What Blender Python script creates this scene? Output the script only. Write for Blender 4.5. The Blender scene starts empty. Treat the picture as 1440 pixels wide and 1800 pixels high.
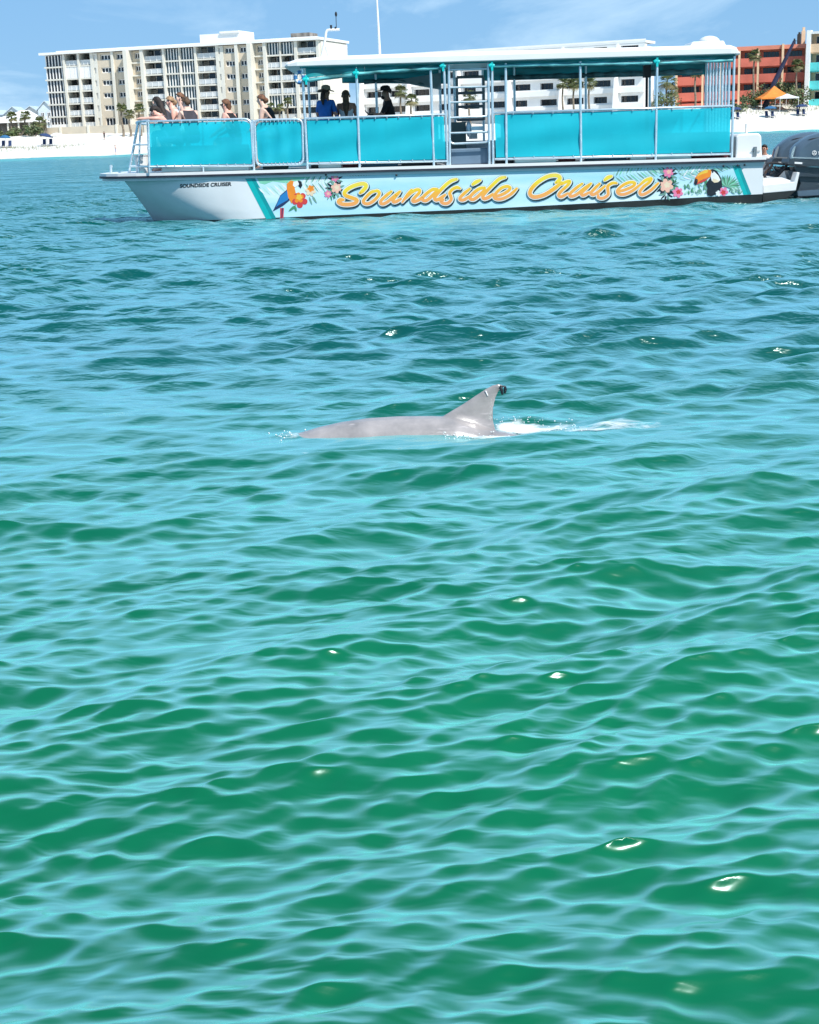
import bpy, bmesh, math, random
import numpy as np
from mathutils import Vector, Matrix

# ------------------------------------------------------------------ camera
SC = bpy.context.scene
COL = SC.collection
F = 2520.0                                   # focal length in photograph pixels (1440 x 1800)
PITCH = math.atan(660.0 / F)
ROLL = math.radians(-2.0)
EYE = Vector((0.0, 0.0, 1.55))
ROT = Matrix.Rotation(math.pi / 2 - PITCH, 3, 'X') @ Matrix.Rotation(ROLL, 3, 'Z')
cam_data = bpy.data.cameras.new('camera')
cam = bpy.data.objects.new('camera', cam_data)
COL.objects.link(cam)
cam.matrix_world = Matrix.Translation(EYE) @ ROT.to_4x4()
cam_data.sensor_fit = 'VERTICAL'
cam_data.sensor_height = 36.0
cam_data.lens = 36.0 * F / 1800.0
cam_data.clip_start = 0.05
cam_data.clip_end = 6000.0
SC.camera = cam

# ------------------------------------------------------------------ sky, sun, exposure
SUN_EL = math.radians(50.0)
SUN_AZ = math.radians(138.0)                 # clockwise from +Y: right and behind the viewer
TO_SUN = Vector((math.sin(SUN_AZ) * math.cos(SUN_EL), math.cos(SUN_AZ) * math.cos(SUN_EL), math.sin(SUN_EL)))
world = bpy.data.worlds.new('World')
SC.world = world
world.use_nodes = True
nt = world.node_tree
nt.nodes.clear()
out = nt.nodes.new('ShaderNodeOutputWorld')
bg = nt.nodes.new('ShaderNodeBackground')
sky = nt.nodes.new('ShaderNodeTexSky')
sky.sky_type = 'NISHITA'
sky.sun_disc = False
sky.sun_elevation = SUN_EL
sky.sun_rotation = SUN_AZ
sky.altitude = 0.0
sky.air_density = 0.8
sky.dust_density = 0.0
sky.ozone_density = 6.0
# thin even haze veil over the clear sky, then faint wisps of high cloud on a flat layer overhead
CLOUD_AT = (0.0, 0.0, 0)
veil = nt.nodes.new('ShaderNodeMix'); veil.data_type = 'RGBA'
veil.inputs['Factor'].default_value = 0.87
veil.inputs[7].default_value = (1.32, 2.78, 4.6, 1)
tc = nt.nodes.new('ShaderNodeTexCoord')
sx = nt.nodes.new('ShaderNodeSeparateXYZ')
za = nt.nodes.new('ShaderNodeMath'); za.operation = 'ADD'; za.inputs[1].default_value = 0.34
zm = nt.nodes.new('ShaderNodeMath'); zm.operation = 'MAXIMUM'; zm.inputs[1].default_value = 0.05
dv = nt.nodes.new('ShaderNodeVectorMath'); dv.operation = 'DIVIDE'
cb = nt.nodes.new('ShaderNodeCombineXYZ')
mp = nt.nodes.new('ShaderNodeMapping'); mp.inputs['Scale'].default_value = (0.8, 1.0, 1.0); mp.inputs['Location'].default_value = CLOUD_AT
nz = nt.nodes.new('ShaderNodeTexNoise'); nz.inputs['Scale'].default_value = 2.3
nz.inputs['Detail'].default_value = 8.0; nz.inputs['Roughness'].default_value = 0.58; nz.inputs['Distortion'].default_value = 0.6
rp = nt.nodes.new('ShaderNodeValToRGB')
rp.color_ramp.elements[0].position = 0.52; rp.color_ramp.elements[0].color = (0, 0, 0, 1)
rp.color_ramp.elements[1].position = 0.72; rp.color_ramp.elements[1].color = (0.55, 0.55, 0.55, 1)
cl = nt.nodes.new('ShaderNodeMix'); cl.data_type = 'RGBA'
cl.inputs[7].default_value = (5.0, 6.4, 7.4, 1)
L = nt.links.new
L(tc.outputs['Generated'], sx.inputs[0]); L(sx.outputs['Z'], za.inputs[0]); L(za.outputs[0], zm.inputs[0])
for k_ in range(3): L(zm.outputs[0], cb.inputs[k_])
L(tc.outputs['Generated'], dv.inputs[0]); L(cb.outputs[0], dv.inputs[1])
L(dv.outputs[0], mp.inputs['Vector']); L(mp.outputs['Vector'], nz.inputs['Vector'])
L(nz.outputs['Fac'], rp.inputs['Fac'])
L(sky.outputs['Color'], veil.inputs[6])
L(rp.outputs['Color'], cl.inputs['Factor'])
L(veil.outputs[2], cl.inputs[6])
L(cl.outputs[2], bg.inputs['Color'])
bg.inputs['Strength'].default_value = 0.13
L(bg.outputs['Background'], out.inputs['Surface'])

sun_data = bpy.data.lights.new('sun', 'SUN')
sun_data.energy = 4.2
sun_data.angle = math.radians(0.53)
sun_data.color = (1.0, 0.965, 0.90)
sun = bpy.data.objects.new('sun', sun_data)
COL.objects.link(sun)
sun.rotation_mode = 'QUATERNION'
sun.rotation_quaternion = TO_SUN.to_track_quat('Z', 'Y')
sun.location = (40, -40, 60)

SC.view_settings.view_transform = 'Standard'
SC.view_settings.look = 'None'
SC.view_settings.gamma = 1.0
SC.view_settings.use_curve_mapping = False
SC.view_settings.exposure = 0.45
SC.render.film_transparent = False
SC.cycles.use_denoising = True
SC.cycles.max_bounces = 8
SC.cycles.diffuse_bounces = 3
SC.cycles.glossy_bounces = 4
SC.cycles.transparent_max_bounces = 16
SC.cycles.caustics_reflective = False
SC.cycles.caustics_refractive = False

# ------------------------------------------------------------------ helpers
random.seed(7)
def ray(u, v):
    return (ROT @ Vector(((u - 720.0) / F, -(v - 900.0) / F, -1.0)))
def P(u, v, Y):
    """world point on the plane y = Y seen at photograph pixel (u, v)"""
    d = ray(u, v); t = (Y - EYE.y) / d.y
    return EYE + d * t
def G(u, v, z=0.0):
    """world point on the plane z seen at photograph pixel (u, v)"""
    d = ray(u, v); t = (z - EYE.z) / d.z
    return EYE + d * t

MATS = {}
def pm(name, rgb, rough=0.5, var=0.08, scale=4.0, metallic=0.0, bump=0.0, bscale=30.0, spec=0.5, coords='Object', stretch=(1, 1, 1), trans=0.0, alpha=1.0):
    """a procedural principled material: noise-varied colour, optional bump"""
    if name in MATS: return MATS[name]
    m = bpy.data.materials.new(name); m.use_nodes = True
    t = m.node_tree; b = t.nodes['Principled BSDF']
    co = t.nodes.new('ShaderNodeTexCoord'); mpn = t.nodes.new('ShaderNodeMapping')
    mpn.inputs['Scale'].default_value = stretch
    n = t.nodes.new('ShaderNodeTexNoise'); n.inputs['Scale'].default_value = scale; n.inputs['Detail'].default_value = 5.0
    r = t.nodes.new('ShaderNodeValToRGB')
    lo = [max(0.0, c * (1 - var * 1.6)) for c in rgb]; hi = [min(1.0, c * (1 + var)) for c in rgb]
    r.color_ramp.elements[0].position = 0.3; r.color_ramp.elements[0].color = (*lo, 1)
    r.color_ramp.elements[1].position = 0.7; r.color_ramp.elements[1].color = (*hi, 1)
    t.links.new(co.outputs[coords], mpn.inputs['Vector']); t.links.new(mpn.outputs['Vector'], n.inputs['Vector'])
    t.links.new(n.outputs['Fac'], r.inputs['Fac']); t.links.new(r.outputs['Color'], b.inputs['Base Color'])
    b.inputs['Roughness'].default_value = rough; b.inputs['Metallic'].default_value = metallic
    b.inputs['Specular IOR Level'].default_value = spec
    if bump:
        n2 = t.nodes.new('ShaderNodeTexNoise'); n2.inputs['Scale'].default_value = bscale; n2.inputs['Detail'].default_value = 4
        t.links.new(mpn.outputs['Vector'], n2.inputs['Vector'])
        bp = t.nodes.new('ShaderNodeBump'); bp.inputs['Strength'].default_value = bump; bp.inputs['Distance'].default_value = 0.02
        t.links.new(n2.outputs['Fac'], bp.inputs['Height']); t.links.new(bp.outputs['Normal'], b.inputs['Normal'])
    if trans:
        o = t.nodes['Material Output']; ts = t.nodes.new('ShaderNodeBsdfTranslucent'); mx = t.nodes.new('ShaderNodeMixShader')
        mx.inputs[0].default_value = trans
        t.links.new(r.outputs['Color'], ts.inputs['Color'])
        t.links.new(b.outputs[0], mx.inputs[1]); t.links.new(ts.outputs[0], mx.inputs[2]); t.links.new(mx.outputs[0], o.inputs['Surface'])
    MATS[name] = m
    return m

ROOTLOC = {}
def tag(o, label=None, cat=None, group=None, kind=None):
    if label: o['label'] = label
    if cat: o['category'] = cat
    if group: o['group'] = group
    if kind: o['kind'] = kind
    return o
def empty(name, loc, label, cat, group=None, rz=0.0):
    o = bpy.data.objects.new(name, None); COL.objects.link(o)
    o.location = loc; o.rotation_euler = (0, 0, rz); o.empty_display_size = 0.3
    ROOTLOC[o] = Vector(loc)
    return tag(o, label, cat, group)

def plane_hit(u, v, A, B):
    """distance along A->B and height z where pixel (u, v) meets the vertical plane through A and B"""
    d = ray(u, v); ex = Vector((B.x - A.x, B.y - A.y, 0)); ln = ex.length; ex /= ln
    n = Vector((-ex.y, ex.x, 0)); t = (A - EYE).dot(n) / d.dot(n)
    p = EYE + d * t
    return (p - A).dot(ex), p.z

class MB:
    """collects shapes; build() links them as ONE mesh object"""
    def __init__(s): s.v = []; s.f = []; s.m = []; s.cur = 0; s.sm = []
    def mat(s, i): s.cur = i; return s
    def add(s, vs, fs, smooth=False):
        o = len(s.v); s.v.extend([tuple(p) for p in vs])
        for f in fs: s.f.append([i + o for i in f]); s.m.append(s.cur); s.sm.append(smooth)
        return s
    def box(s, x0, x1, y0, y1, z0, z1):
        vs = [(x, y, z) for x in (x0, x1) for y in (y0, y1) for z in (z0, z1)]
        return s.add(vs, [(0, 1, 3, 2), (4, 6, 7, 5), (0, 4, 5, 1), (2, 3, 7, 6), (0, 2, 6, 4), (1, 5, 7, 3)])
    def hexa(s, a, b):
        """two 4-point loops joined to a solid"""
        return s.add(list(a) + list(b), [(0, 1, 2, 3), (7, 6, 5, 4), (0, 4, 5, 1), (1, 5, 6, 2), (2, 6, 7, 3), (3, 7, 4, 0)])
    def prism(s, pts, d):
        """polygon pts extruded by vector d"""
        n = len(pts); d = Vector(d); a = [Vector(p) for p in pts]; b = [p + d for p in a]
        return s.add(a + b, [tuple(range(n)), tuple(range(2 * n - 1, n - 1, -1))] + [(i, i + n, (i + 1) % n + n, (i + 1) % n) for i in range(n)])
    def tube(s, pts, rad, n=8, cap=True, smooth=True, closed=False):
        pts = [Vector(p) for p in pts]; k = len(pts)
        rads = rad if isinstance(rad, (list, tuple)) else [rad] * k
        vs = []; prev = None
        for i, p in enumerate(pts):
            if closed: t = pts[(i + 1) % k] - pts[i - 1]
            else: t = pts[min(i + 1, k - 1)] - pts[max(i - 1, 0)]
            if t.length < 1e-9: t = Vector((0, 0, 1))
            t.normalize()
            if prev is None:
                a = Vector((0, 0, 1)) if abs(t.z) < 0.9 else Vector((1, 0, 0))
                x = t.cross(a).normalized()
            else:
                x = (prev - t * prev.dot(t))
                x = x.normalized() if x.length > 1e-6 else t.orthogonal().normalized()
            prev = x; y = t.cross(x)
            for j in range(n):
                a = 2 * math.pi * j / n
                vs.append(p + (x * math.cos(a) + y * math.sin(a)) * rads[i])
        fs = []
        for i in range(k if closed else k - 1):
            for j in range(n):
                i2 = (i + 1) % k
                fs.append((i * n + j, i * n + (j + 1) % n, i2 * n + (j + 1) % n, i2 * n + j))
        s.add(vs, fs, smooth)
        if cap and not closed:
            s.add(vs[:n], [tuple(range(n - 1, -1, -1))]); s.add(vs[-n:], [tuple(range(n))])
        return s
    def ellipsoid(s, c, r, nu=12, nv=8, rot=None):
        vs = []; fs = []
        for i in range(nv + 1):
            th = math.pi * i / nv
            for j in range(nu):
                ph = 2 * math.pi * j / nu
                q = Vector((r[0] * math.sin(th) * math.cos(ph), r[1] * math.sin(th) * math.sin(ph), r[2] * math.cos(th)))
                if rot is not None: q = rot @ q
                vs.append(Vector(c) + q)
        for i in range(nv):
            for j in range(nu):
                fs.append((i * nu + j, (i + 1) * nu + j, (i + 1) * nu + (j + 1) % nu, i * nu + (j + 1) % nu))
        return s.add(vs, fs, True)
    def loft(s, rings, smooth=True, cap=True, closed=True):
        n = len(rings[0]); vs = [p for r in rings for p in r]; fs = []
        for i in range(len(rings) - 1):
            for j in range(n if closed else n - 1):
                fs.append((i * n + j, i * n + (j + 1) % n, (i + 1) * n + (j + 1) % n, (i + 1) * n + j))
        s.add(vs, fs, smooth)
        if cap and closed: s.add(rings[0], [tuple(range(n - 1, -1, -1))]); s.add(rings[-1], [tuple(range(n))])
        return s
    def build(s, name, mats, parent=None, bevel=0.0, label=None, cat=None, group=None, kind=None, origin=None, recalc=True, local=False):
        me = bpy.data.meshes.new(name)
        off = Vector((0, 0, 0))
        q = parent
        if origin is not None: off = Vector(origin)
        elif parent is not None and not local:
            while q is not None and q not in ROOTLOC: q = q.parent
            if q is not None: off = ROOTLOC[q]
        me.from_pydata([(p[0] - off.x, p[1] - off.y, p[2] - off.z) for p in s.v], [], s.f)
        if not isinstance(mats, (list, tuple)): mats = [mats]
        for m in mats: me.materials.append(m)
        me.polygons.foreach_set('material_index', s.m); me.polygons.foreach_set('use_smooth', s.sm)
        if recalc:
            bm = bmesh.new(); bm.from_mesh(me); bmesh.ops.recalc_face_normals(bm, faces=bm.faces); bm.to_mesh(me); bm.free()
        me.update()
        o = bpy.data.objects.new(name, me); COL.objects.link(o)
        if origin is not None and parent is None: o.location = off; ROOTLOC[o] = off
        if parent is None and origin is None: ROOTLOC[o] = Vector((0, 0, 0))
        if parent is not None: o.parent = parent
        if bevel:
            md = o.modifiers.new('bevel', 'BEVEL'); md.width = bevel; md.segments = 2; md.limit_method = 'ANGLE'
        return tag(o, label, cat, group, kind)

def copy_tree(o, parent=None):
    c = o.copy(); COL.objects.link(c); c.parent = parent
    for ch in list(o.children): copy_tree(ch, c)
    return c

# ------------------------------------------------------------------ water
def water_material():
    m = bpy.data.materials.new('sea_water'); m.use_nodes = True
    t = m.node_tree; t.nodes.clear(); N = t.nodes.new; K = t.links.new
    o = N('ShaderNodeOutputMaterial')
    co = N('ShaderNodeTexCoord')
    at = N('ShaderNodeAttribute'); at.attribute_name = 'lod'
    # fine ripples everywhere, chop where the mesh is too coarse to carry it
    m1 = N('ShaderNodeMapping'); m1.inputs['Scale'].default_value = (0.4, 1.0, 1.0); m1.inputs['Rotation'].default_value = (0, 0, 0.12)
    n1 = N('ShaderNodeTexNoise'); n1.inputs['Scale'].default_value = 13.0; n1.inputs['Detail'].default_value = 2.0; n1.inputs['Roughness'].default_value = 0.5
    n1.inputs['Distortion'].default_value = 0.4
    m2 = N('ShaderNodeMapping'); m2.inputs['Scale'].default_value = (0.4, 1.0, 1.0); m2.inputs['Rotation'].default_value = (0, 0, -0.15)
    n2 = N('ShaderNodeTexNoise'); n2.inputs['Scale'].default_value = 3.2; n2.inputs['Detail'].default_value = 5.0
    K(co.outputs['Object'], m1.inputs['Vector']); K(m1.outputs['Vector'], n1.inputs['Vector'])
    K(co.outputs['Object'], m2.inputs['Vector']); K(m2.outputs['Vector'], n2.inputs['Vector'])
    # gust patches: ripples stronger in some places than in others
    n3 = N('ShaderNodeTexNoise'); n3.inputs['Scale'].default_value = 0.8; n3.inputs['Detail'].default_value = 2.0
    K(co.outputs['Object'], n3.inputs['Vector'])
    r3 = N('ShaderNodeMapRange'); r3.inputs['From Min'].default_value = 0.4; r3.inputs['From Max'].default_value = 0.65
    r3.inputs['To Min'].default_value = 0.25; r3.inputs['To Max'].default_value = 0.8
    K(n3.outputs['Fac'], r3.inputs['Value'])
    b1 = N('ShaderNodeBump'); b1.inputs['Distance'].default_value = 0.018; K(r3.outputs['Result'], b1.inputs['Strength'])
    K(n1.outputs['Fac'], b1.inputs['Height'])
    b2 = N('ShaderNodeBump'); b2.inputs['Distance'].default_value = 0.65
    m5 = N('ShaderNodeMapping'); m5.inputs['Scale'].default_value = (0.28, 1.0, 1.0); m5.inputs['Rotation'].default_value = (0, 0, 0.1)
    n5 = N('ShaderNodeTexNoise'); n5.inputs['Scale'].default_value = 0.42; n5.inputs['Detail'].default_value = 4.0
    K(co.outputs['Object'], m5.inputs['Vector']); K(m5.outputs['Vector'], n5.inputs['Vector'])
    r5 = N('ShaderNodeMapRange'); r5.inputs['From Min'].default_value = 0.36; r5.inputs['From Max'].default_value = 0.64
    r5.inputs['To Min'].default_value = 0.5; r5.inputs['To Max'].default_value = 1.0; K(n5.outputs['Fac'], r5.inputs['Value'])
    x5 = N('ShaderNodeMath'); x5.operation = 'MULTIPLY'; K(r5.outputs['Result'], x5.inputs[0]); K(at.outputs['Fac'], x5.inputs[1])
    K(x5.outputs[0], b2.inputs['Strength'])
    K(n2.outputs['Fac'], b2.inputs['Height']); K(b1.outputs['Normal'], b2.inputs['Normal'])
    # light welling up from inside the water: emerald, paler where it shoals near the beach
    sep = N('ShaderNodeSeparateXYZ'); K(co.outputs['Object'], sep.inputs['Vector'])
    sh = N('ShaderNodeAttribute'); sh.attribute_name = 'shoal'
    n4 = N('ShaderNodeTexNoise'); n4.inputs['Scale'].default_value = 0.22; n4.inputs['Detail'].default_value = 3.0
    K(co.outputs['Object'], n4.inputs['Vector'])
    c1 = N('ShaderNodeValToRGB')
    c1.color_ramp.elements[0].position = 0.35; c1.color_ramp.elements[0].color = (*WATER_DEEP, 1)
    c1.color_ramp.elements[1].position = 0.70; c1.color_ramp.elements[1].color = (*WATER_LIGHT, 1)
    K(n4.outputs['Fac'], c1.inputs['Fac'])
    # deeper, bluer channel water beyond the shallow green bar in front
    dp = N('ShaderNodeMapRange'); dp.inputs['From Min'].default_value = 3.5; dp.inputs['From Max'].default_value = 11.0; K(sep.outputs['Y'], dp.inputs['Value'])
    c2 = N('ShaderNodeMix'); c2.data_type = 'RGBA'; c2.inputs[7].default_value = (0.000, 0.062, 0.058, 1); K(dp.outputs['Result'], c2.inputs['Factor']); K(c1.outputs['Color'], c2.inputs[6])
    mx = N('ShaderNodeMix'); mx.data_type = 'RGBA'; mx.inputs[7].default_value = (0.06, 0.40, 0.33, 1)
    K(sh.outputs['Fac'], mx.inputs['Factor']); K(c2.outputs[2], mx.inputs[6])
    df = N('ShaderNodeBsdfDiffuse'); K(mx.outputs[2], df.inputs['Color'])
    gl = N('ShaderNodeBsdfGlossy'); gl.inputs['Color'].default_value = (*WATER_SPEC, 1); gl.inputs['Roughness'].default_value = 0.19
    K(b2.outputs['Normal'], gl.inputs['Normal'])
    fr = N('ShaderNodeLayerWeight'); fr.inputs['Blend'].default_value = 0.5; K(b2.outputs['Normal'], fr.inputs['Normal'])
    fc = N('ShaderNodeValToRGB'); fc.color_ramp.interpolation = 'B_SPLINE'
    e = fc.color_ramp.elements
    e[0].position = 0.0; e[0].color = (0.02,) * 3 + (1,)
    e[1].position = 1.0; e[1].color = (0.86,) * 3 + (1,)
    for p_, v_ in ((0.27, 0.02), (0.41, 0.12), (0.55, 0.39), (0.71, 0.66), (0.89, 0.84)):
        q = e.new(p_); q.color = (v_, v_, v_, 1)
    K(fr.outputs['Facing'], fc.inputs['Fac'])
    # the skin of the water seen at a low angle: mostly mirror, partly pale diffuse colour painted in to brighten the sky reflection
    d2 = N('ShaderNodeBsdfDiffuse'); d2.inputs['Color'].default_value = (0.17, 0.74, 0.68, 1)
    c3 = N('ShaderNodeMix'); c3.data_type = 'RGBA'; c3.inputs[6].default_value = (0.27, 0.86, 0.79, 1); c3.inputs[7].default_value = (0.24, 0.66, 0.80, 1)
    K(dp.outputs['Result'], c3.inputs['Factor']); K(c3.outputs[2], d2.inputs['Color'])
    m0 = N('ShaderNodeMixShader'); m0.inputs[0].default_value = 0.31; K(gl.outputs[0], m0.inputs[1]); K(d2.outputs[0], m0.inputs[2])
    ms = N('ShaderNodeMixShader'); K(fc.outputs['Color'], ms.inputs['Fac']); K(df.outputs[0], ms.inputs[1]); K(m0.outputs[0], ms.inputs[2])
    K(ms.outputs[0], o.inputs['Surface'])
    return m
WATER_DEEP = (0.000, 0.086, 0.036); WATER_LIGHT = (0.000, 0.136, 0.055)
WATER_SPEC = (0.76, 1.0, 1.0); WATER_IOR = 1.42

rngw = np.random.default_rng(11)
NW = 340
lam = np.exp(rngw.uniform(np.log(0.045), np.log(3.6), NW))
kk = 2 * np.pi / lam
slope = 0.036 * np.exp(-((np.log(lam) - np.log(0.105)) / 0.80) ** 2) + 0.025 * np.exp(-((np.log(lam) - np.log(0.75)) / 0.8) ** 2) + 0.003
amp = slope / kk * rngw.uniform(0.5, 1.35, NW)
spread = 0.14 + 0.12 * np.exp(-lam / 0.3)
theta = -math.pi / 2 + 0.16 + rngw.normal(0, 1, NW) * spread
theta = theta + rngw.choice([0.0, 0.0, 0.0, 0.0, 0.60, -0.45], NW)
dxs, dys = np.cos(theta), np.sin(theta)
phs = rngw.uniform(0, 2 * np.pi, NW)
def waves(X, Y, dr):
    """Gerstner sum; each wave fades out where the grid step dr cannot carry it"""
    X = X.astype(np.float32); Y = Y.astype(np.float32)
    H = np.zeros_like(X); DX = np.zeros_like(X); DY = np.zeros_like(X)
    gust = 1.0 + 0.26 * np.sin(0.55 * X + 0.21 * Y + 1.0) * np.sin(0.38 * Y - 0.17 * X + 0.4) + 0.24 * np.sin(1.3 * X - 0.7 * Y) * np.sin(0.9 * Y + 0.5)
    calm = 1.0 - sum(k_ * np.exp(-((X - hx) / sx) ** 2 - ((Y - hy) / sy) ** 2) for (hx, hy, sx, sy, k_) in CALM)
    st = np.clip((Y - 3.5) / 8.0, 0, 1); rough = 0.78 + 0.97 * st * st * (3 - 2 * st)          # sheltered in front, rougher out in the channel
    for i in range(NW):
        w = np.clip((lam[i] / dr - 2.5) / 3.0, 0, 1).astype(np.float32)
        if not w.any(): continue
        a = kk[i] * (dxs[i] * X + dys[i] * Y) + phs[i]
        g = w * amp[i] * (gust if lam[i] < 1.6 else 1.0) * calm * (1.25 * rough if 0.18 < lam[i] < 0.75 else 1.0 if lam[i] < 0.75 else 0.85)
        c = np.cos(a); s_ = np.sin(a)
        H += g * c; q = 0.7 * g * s_
        DX -= dxs[i] * q; DY -= dys[i] * q
    return H, DX, DY
PC = -3.0
def shore_y(x): return 272.0 + 0.27 * x       # beach waterline, world y at world x
def build_water():
    r = [4.2]
    while r[-1] < 420:
        R = r[-1]
        d = 0.0095 if R < 6.0 else (0.0095 + (R - 6.0) * 0.0026 if R < 60 else 0.012 * R - 0.57)
        r.append(R + d)
    r = np.array(r); drs = np.gradient(r)
    na = 640; half = math.radians(29.0)
    a = np.linspace(-half, half, na)
    RR, AA = np.meshgrid(r, a, indexing='ij')
    DR = np.maximum(np.repeat(drs[:, None], na, 1), RR * (a[1] - a[0]))
    X = RR * np.sin(AA); Y = PC + RR * np.cos(AA)
    H, DX, DY = waves(X, Y, DR)
    # a hump of water pushed along the dolphin's back and the tour boat's bow wave
    for (hx, hy, sx, sy, hh) in HUMPS:
        H += hh * np.exp(-((X - hx) / sx) ** 2 - ((Y - hy) / sy) ** 2)
    # flatten at the shore
    sd = shore_y(X) - Y
    fade = np.clip(sd / 25.0, 0, 1); H *= fade
    H += 0.22 * np.exp(-((sd - 9.0 - 2.0 * np.sin(X * 0.06)) / 1.6) ** 2) + 0.15 * np.exp(-((sd - 20.0 - 3.0 * np.sin(X * 0.045 + 1)) / 1.8) ** 2)
    n = X.size; nr = len(r)
    V = np.stack([X + DX, Y + DY, H], -1).reshape(-1, 3).astype(np.float32)
    idx = np.arange(n).reshape(nr, na)
    Q = np.stack([idx[:-1, :-1], idx[:-1, 1:], idx[1:, 1:], idx[1:, :-1]], -1).reshape(-1, 4)
    # surrounding sheet, a little below the troughs
    S = 1500.0
    Vx = np.array([(-S, -S, -0.45), (S, -S, -0.45), (S, 420, -0.45), (-S, 420, -0.45)], np.float32)
    V = np.concatenate([V, Vx]); Q = np.concatenate([Q, np.array([[n, n + 1, n + 2, n + 3]])])
    me = bpy.data.meshes.new('water')
    me.vertices.add(len(V)); me.vertices.foreach_set('co', V.ravel())
    me.loops.add(Q.size); me.loops.foreach_set('vertex_index', Q.ravel().astype(np.int32))
    me.polygons.add(len(Q)); me.polygons.foreach_set('loop_start', np.arange(0, Q.size, 4, dtype=np.int32))
    me.polygons.foreach_set('use_smooth', np.ones(len(Q), bool))
    lod = np.concatenate([(np.clip((DR - 0.014) / 0.07, 0, 1) * 1.0).reshape(-1), np.full(4, 0.85)]).astype(np.float32)
    lee = 1.0 - 0.85 * np.exp(-((V[:, 1] - 25.5) / 4.0) ** 2) * np.clip((V[:, 0] + 6.0) / 3.0, 0, 1) * np.clip((10.0 - V[:, 0]) / 3.0, 0, 1)
    lod = (lod * lee).astype(np.float32)                    # smoother water in the lee of the boat
    at = me.attributes.new('lod', 'FLOAT', 'POINT'); at.data.foreach_set('value', lod)
    shoal = np.concatenate([np.clip(1.0 - sd / 70.0, 0, 1).reshape(-1) ** 1.5, np.zeros(4)]).astype(np.float32)
    at = me.attributes.new('shoal', 'FLOAT', 'POINT'); at.data.foreach_set('value', shoal)
    me.update(calc_edges=True); me.validate()
    me.materials.append(water_material())
    o = bpy.data.objects.new('water', me); COL.objects.link(o)
    print('water tris', 2 * len(Q), 'rows', nr)
    return tag(o, 'choppy emerald green sea with pale cyan sky reflections', 'sea', kind='structure')
DOLPHIN = G(700, 765)
HUMPS = [(-0.15, 7.3, 0.55, 0.22, 0.012), (-6.7, 29.5, 1.0, 0.28, 0.10), (-8.6, 30.6, 1.6, 0.4, 0.09), (-10.5, 32.5, 2.2, 0.5, 0.07)]
CALM = [(0.3, 7.45, 1.1, 0.36, 0.75), (1.2, 27.3, 6.5, 2.8, 0.55)]
if not globals().get("SKIP_WATER"): build_water()
# ------------------------------------------------------------------ beach and ground behind it
def hsh(x, y): 
    return 0.5 + 0.5 * math.sin(x * 0.31 + 1.7 * math.sin(y * 0.23 + 0.4)) * math.cos(y * 0.27 + 1.3 * math.sin(x * 0.19))
def ground_z(x, y):
    """sand height: a wet slope, a flat beach, then a low dune"""
    d = y - shore_y(x)
    if d < 0: return 0.06 * d
    k = 1.0 + 1.5 * max(0.0, min(1.0, (x - 25.0) / 45.0))
    z = k * (0.075 * d if d < 22 else 1.65 + 0.048 * (d - 22))
    z += 0.16 * hsh(x, y) * min(1, d / 10.0)
    if d > 40: z += 0.5 * hsh(x * 1.9, y * 1.6) * min(1, (d - 40) / 12.0)
    return min(z, 4.4 + 1.3 * max(0.0, min(1.0, (x - 25.0) / 45.0)) + 0.2 * hsh(x, y))
def ground_at(u, v):
    """where the ray through pixel (u, v) meets the sand"""
    d = ray(u, v); t = 150.0
    while t < 600:
        p = EYE + d * t
        if p.z <= ground_z(p.x, p.y): return p
        t += 0.25
    return EYE + d * 330
def build_beach():
    xs = np.linspace(-260, 300, 200); ds = np.concatenate([np.linspace(-14, 70, 72), np.array([80, 110, 160, 260, 500, 1000, 2500])])
    vs = []; fs = []
    for d in ds:
        for x in xs:
            xx = x * (1.0 if d < 80 else 1 + (d - 80) / 150.0)
            y = shore_y(max(-260, min(300, xx))) + d
            vs.append((xx, y, ground_z(xx, y) if d < 80 else 4.6))
    n = len(xs)
    for i in range(len(ds) - 1):
        for j in range(n - 1): fs.append((i * n + j, i * n + j + 1, (i + 1) * n + j + 1, (i + 1) * n + j))
    m = MB(); m.add(vs, fs, True)
    sand = pm('white_sand', (0.70, 0.67, 0.61), rough=0.95, var=0.09, scale=0.35, bump=0.6, bscale=1.6, spec=0.1)
    return m.build('beach', sand, kind='structure', label='white quartz sand beach rising to a low dune', recalc=False)
build_beach()
# ------------------------------------------------------------------ buildings along the beach
M_CREAM = pm('cream_stucco', (0.70, 0.67, 0.59), 0.8, 0.05, 0.3, bump=0.1, bscale=6)
M_BEIGE = pm('beige_stucco', (0.61, 0.52, 0.40), 0.85, 0.05, 0.25, bump=0.1, bscale=6)
M_WHITE = pm('white_stucco', (0.82, 0.81, 0.79), 0.75, 0.04, 0.3)
M_GLASS = pm('window_glass', (0.015, 0.020, 0.028), 0.08, 0.3, 0.8, spec=0.6)
M_TGLASS = pm('green_tinted_glass', (0.02, 0.06, 0.075), 0.08, 0.4, 0.6, spec=0.6)
M_RAIL = pm('pale_railing_glass', (0.60, 0.62, 0.62), 0.35, 0.08, 0.7)
M_ROOM = pm('room_curtain', (0.30, 0.27, 0.24), 0.9, 0.5, 0.45)
M_RED = pm('terracotta_stucco', (0.62, 0.155, 0.105), 0.85, 0.10, 0.35, bump=0.15, bscale=5)
M_REDL = pm('salmon_stucco', (0.72, 0.25, 0.165), 0.85, 0.08, 0.35)
M_PEACH = pm('peach_stucco', (0.80, 0.56, 0.36), 0.85, 0.06, 0.3)
M_TURQ = pm('turquoise_panel', (0.10, 0.60, 0.60), 0.7, 0.15, 0.6)
M_BLUEROOF = pm('pale_blue_metal_roof', (0.46, 0.54, 0.60), 0.5, 0.06, 0.5)
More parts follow.
